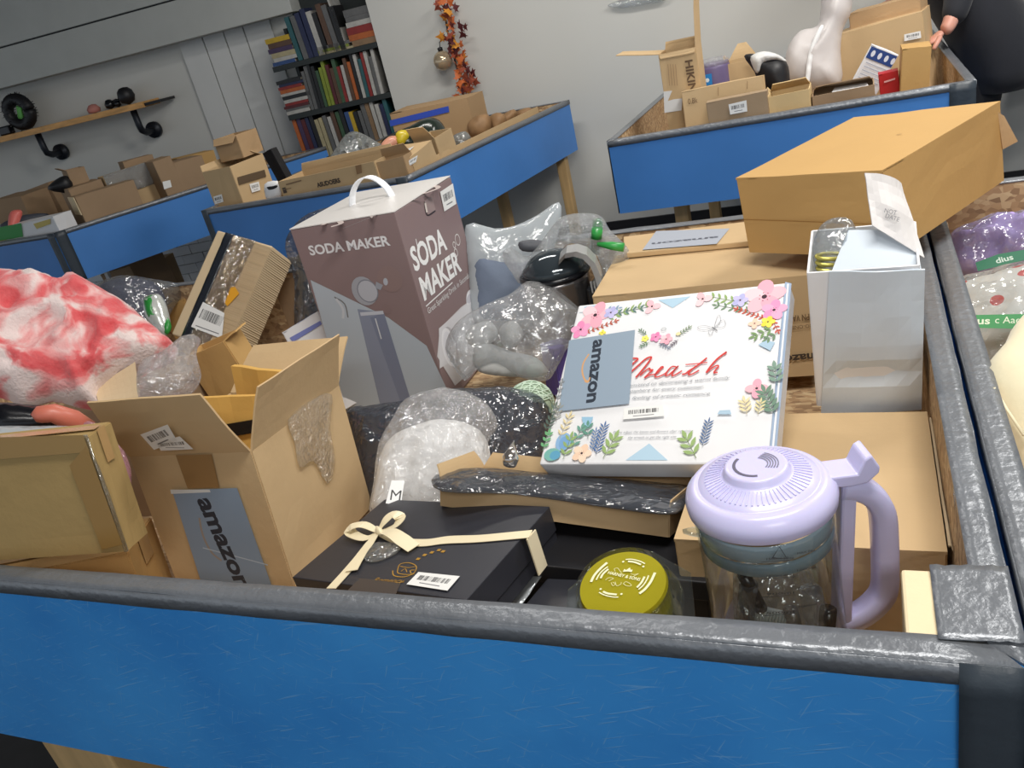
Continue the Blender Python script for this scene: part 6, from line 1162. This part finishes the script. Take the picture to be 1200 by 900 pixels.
# ================================================================== the person
def person():
    """standing at the right side of the wall bin, facing -x, dark coat, one hand on the rim"""
    bx, by = .495, 3.64
    t_ = thing('person', 'person in a long black coat standing at the bin with one hand on its rim', 'person', Matrix.Translation((bx, by, 0)))
    def skin(name, chains, m, sub=2):
        vs = []; es = []; rs = []; idx = {}
        for ch in chains:
            prev = None
            for (p, r_) in ch:
                key = tuple(round(c, 4) for c in p)
                if key not in idx: idx[key] = len(vs); vs.append(p); rs.append(r_ if isinstance(r_, tuple) else (r_, r_))
                if prev is not None: es.append((prev, idx[key]))
                prev = idx[key]
        me = bpy.data.meshes.new(name); me.from_pydata(vs, es, []); o = bpy.data.objects.new(name, me); COL.objects.link(o)
        md = o.modifiers.new('skin', 'SKIN'); md.use_smooth_shade = True
        for i, r_ in enumerate(rs): me.skin_vertices[0].data[i].radius = r_
        me.skin_vertices[0].data[0].use_root = True
        sb = o.modifiers.new('sub', 'SUBSURF'); sb.levels = sub; sb.render_levels = sub
        dg = bpy.context.evaluated_depsgraph_get(); me2 = bpy.data.meshes.new_from_object(o.evaluated_get(dg)); bpy.data.objects.remove(o)
        g = G(); g.add([v.co.copy() for v in me2.vertices], [tuple(p.vertices) for p in me2.polygons]); bpy.data.meshes.remove(me2); return obj(name, g, m, t_, smooth=True)
    L = lambda x, y, z: (bx + x, by + y, z)
    SK = mat('skin', (206, 150, 132), rough=.5, sub=.1, var=.04, bump=.05)
    hand = V(ony(1095, 43, 3.30)); 
    hips = L(-.03, 0, .90)
    body = skin('body', [[(hips, (.085, .12)), (L(-.13, 0, 1.08), (.08, .11)), (L(-.27, 0, 1.28), (.09, .14)), (L(-.34, 0, 1.37), (.06, .07)), (L(-.39, 0, 1.44), (.05, .05)), (L(-.44, 0, 1.51), (.075, .07)), (L(-.47, 0, 1.58), (.06, .06))],
        [(hips, .09), (L(-.05, .09, .82), .075), (L(-.08, .10, .48), .055), (L(-.07, .10, .10), .04), (L(-.10, .11, .045), (.035, .035)), (L(-.16, .11, .035), (.025, .03))],
        [(hips, .09), (L(-.05, -.09, .82), .075), (L(-.08, -.10, .48), .055), (L(-.07, -.10, .10), .04), (L(-.10, -.11, .045), (.035, .035)), (L(-.16, -.11, .035), (.025, .03))],
        [(L(-.27, 0, 1.28), (.09, .14)), (L(-.27, -.18, 1.28), .055), (L(-.16, -.22, 1.08), .042), (tuple(hand + V((.05, .02, .02))), .03), (tuple(hand + V((.03, .01, .012))), .026)],
        [(L(-.27, 0, 1.28), (.09, .14)), (L(-.27, .18, 1.28), .055), (L(-.30, .22, 1.08), .042), (L(-.42, .20, 1.02), .03), (L(-.47, .19, 1.02), .028)]], SK)
    # hands: palm and five fingers
    def hand_(w0, dirv, side, name):
        dirv = dirv.normalized(); up = V((0, 0, 1)); s_ = dirv.cross(up).normalized() * side; up2 = s_.cross(dirv) * side
        w0 = V(w0); ch = [[(tuple(w0), (.022, .014)), (tuple(w0 + dirv * .04), (.030, .013)), (tuple(w0 + dirv * .075), (.032, .011))]]
        h0 = skin(name, ch, SK)
        for k, (L_, off) in enumerate(((.068, -.026), (.078, -.009), (.072, .008), (.056, .024))):
            b = w0 + dirv * .07 + s_ * off; skin('finger', [[(tuple(b), .0095), (tuple(b + dirv * L_ * .45 - up * .006), .009), (tuple(b + dirv * L_ * .75 - up * .026), .008), (tuple(b + dirv * L_ * .8 - up * .048), .007)]], SK, 1)
        b = w0 + dirv * .02 - s_ * .022; skin('thumb', [[(tuple(b), .012), (tuple(b + dirv * .028 - s_ * .022 - up * .006), .0105), (tuple(b + dirv * .05 - s_ * .028 - up * .018), .009)]], SK, 1)
    hand_(hand + V((.03, .01, .012)), V((-.8, -.3, -.5)), 1, 'hand'); hand_(L(-.47, .19, 1.02), V((-1, -.1, -.4)), -1, 'hand')
    CO = mat('black_wool_coat', (24, 26, 34), rough=.85, bump=.25, bs=30, var=.15, sheen=.1)
    # coat: lofted ellipses from hem to shoulders
    g = G(); n_ = 36; rows = [(.64, .125, .22, .0), (.72, .145, .23, -.005), (.84, .165, .23, -.03), (.95, .17, .22, -.08), (1.05, .165, .21, -.135), (1.16, .15, .20, -.19), (1.26, .13, .21, -.255), (1.34, .11, .19, -.31), (1.40, .08, .10, -.355), (1.44, .06, .065, -.38)]
    vs = []
    for z_, rx, ry, ox in rows:
        for k in range(n_):
            a = 2 * pi * k / n_; f = 1 + .035 * sin(a * 7 + z_ * 3) * max(0, (1.0 - z_)); vs.append(V((bx + ox + rx * cos(a) * f, by + ry * sin(a) * f, z_)))
    fs = [(j * n_ + k, j * n_ + (k + 1) % n_, (j + 1) * n_ + (k + 1) % n_, (j + 1) * n_ + k) for j in range(len(rows) - 1) for k in range(n_)]; fs.append(tuple(range(n_))); g.add(vs, fs); obj('coat', g, CO, t_, smooth=True)
    for chain in ([(L(-.27, -.10, 1.29), .08), (L(-.27, -.19, 1.27), .078), (L(-.16, -.22, 1.08), .066), (tuple(hand + V((.065, .03, .03))), .046)], [(L(-.27, .10, 1.29), .08), (L(-.27, .19, 1.27), .078), (L(-.30, .22, 1.08), .066), (L(-.41, .20, 1.02), .045)]): skin('sleeve', [chain], CO)
    tr = mat('black_trousers', (24, 24, 28), rough=.8)
    for sy in (.10, -.10): skin('trouser_leg', [[(L(-.05, sy * .9, .80), .09), (L(-.08, sy, .48), .064), (L(-.07, sy, .12), .054)]], tr); skin('shoe', [[(L(-.05, sy, .05), .045), (L(-.11, sy * 1.1, .045), .042), (L(-.18, sy * 1.1, .035), .030)]], BLACK)
    hd_ = V(L(-.46, 0, 1.54)); g = G().lathe([(.002, -.075), (.045, -.06), (.078, -.02), (.088, .03), (.08, .075), (.05, .11), (.002, .122)], Matrix.Translation(hd_ + V((.018, 0, .012))), 24); obj('hair', g, mat('dark_hair', (40, 32, 28), rough=.5, bump=.4, bs=80), t_, smooth=True)
    for sy in (-.028, .028): obj('eye', G().lathe([(.009 * sin(a), -.009 * cos(a)) for a in [pi * (.02 + .96 * i / 8) for i in range(9)]], Matrix.Translation(hd_ + V((-.074, sy, .0))), 10), WHITE, t_, smooth=True)
    obj('nose', G().tube([hd_ + V((-.074, 0, .01)), hd_ + V((-.092, 0, -.02)), hd_ + V((-.076, 0, -.03))], [.007, .011, .008], 8), SK, t_, smooth=True)
    obj('mouth', G().tube([hd_ + V((-.070, -.02, -.048)), hd_ + V((-.076, 0, -.046)), hd_ + V((-.070, .02, -.048))], [.003, .005, .003], 6), mat('lips', (170, 92, 84), rough=.5), t_, smooth=True)
    for sy in (-.072, .072): obj('ear', G().lathe([(.002, -.006), (.018, -.004), (.02, .004), (.002, .006)], Matrix.Translation(hd_ + V((-.005, sy, -.005))) @ Matrix.Rotation(radians(90), 4, 'X'), 10), SK, t_, smooth=True)
person()
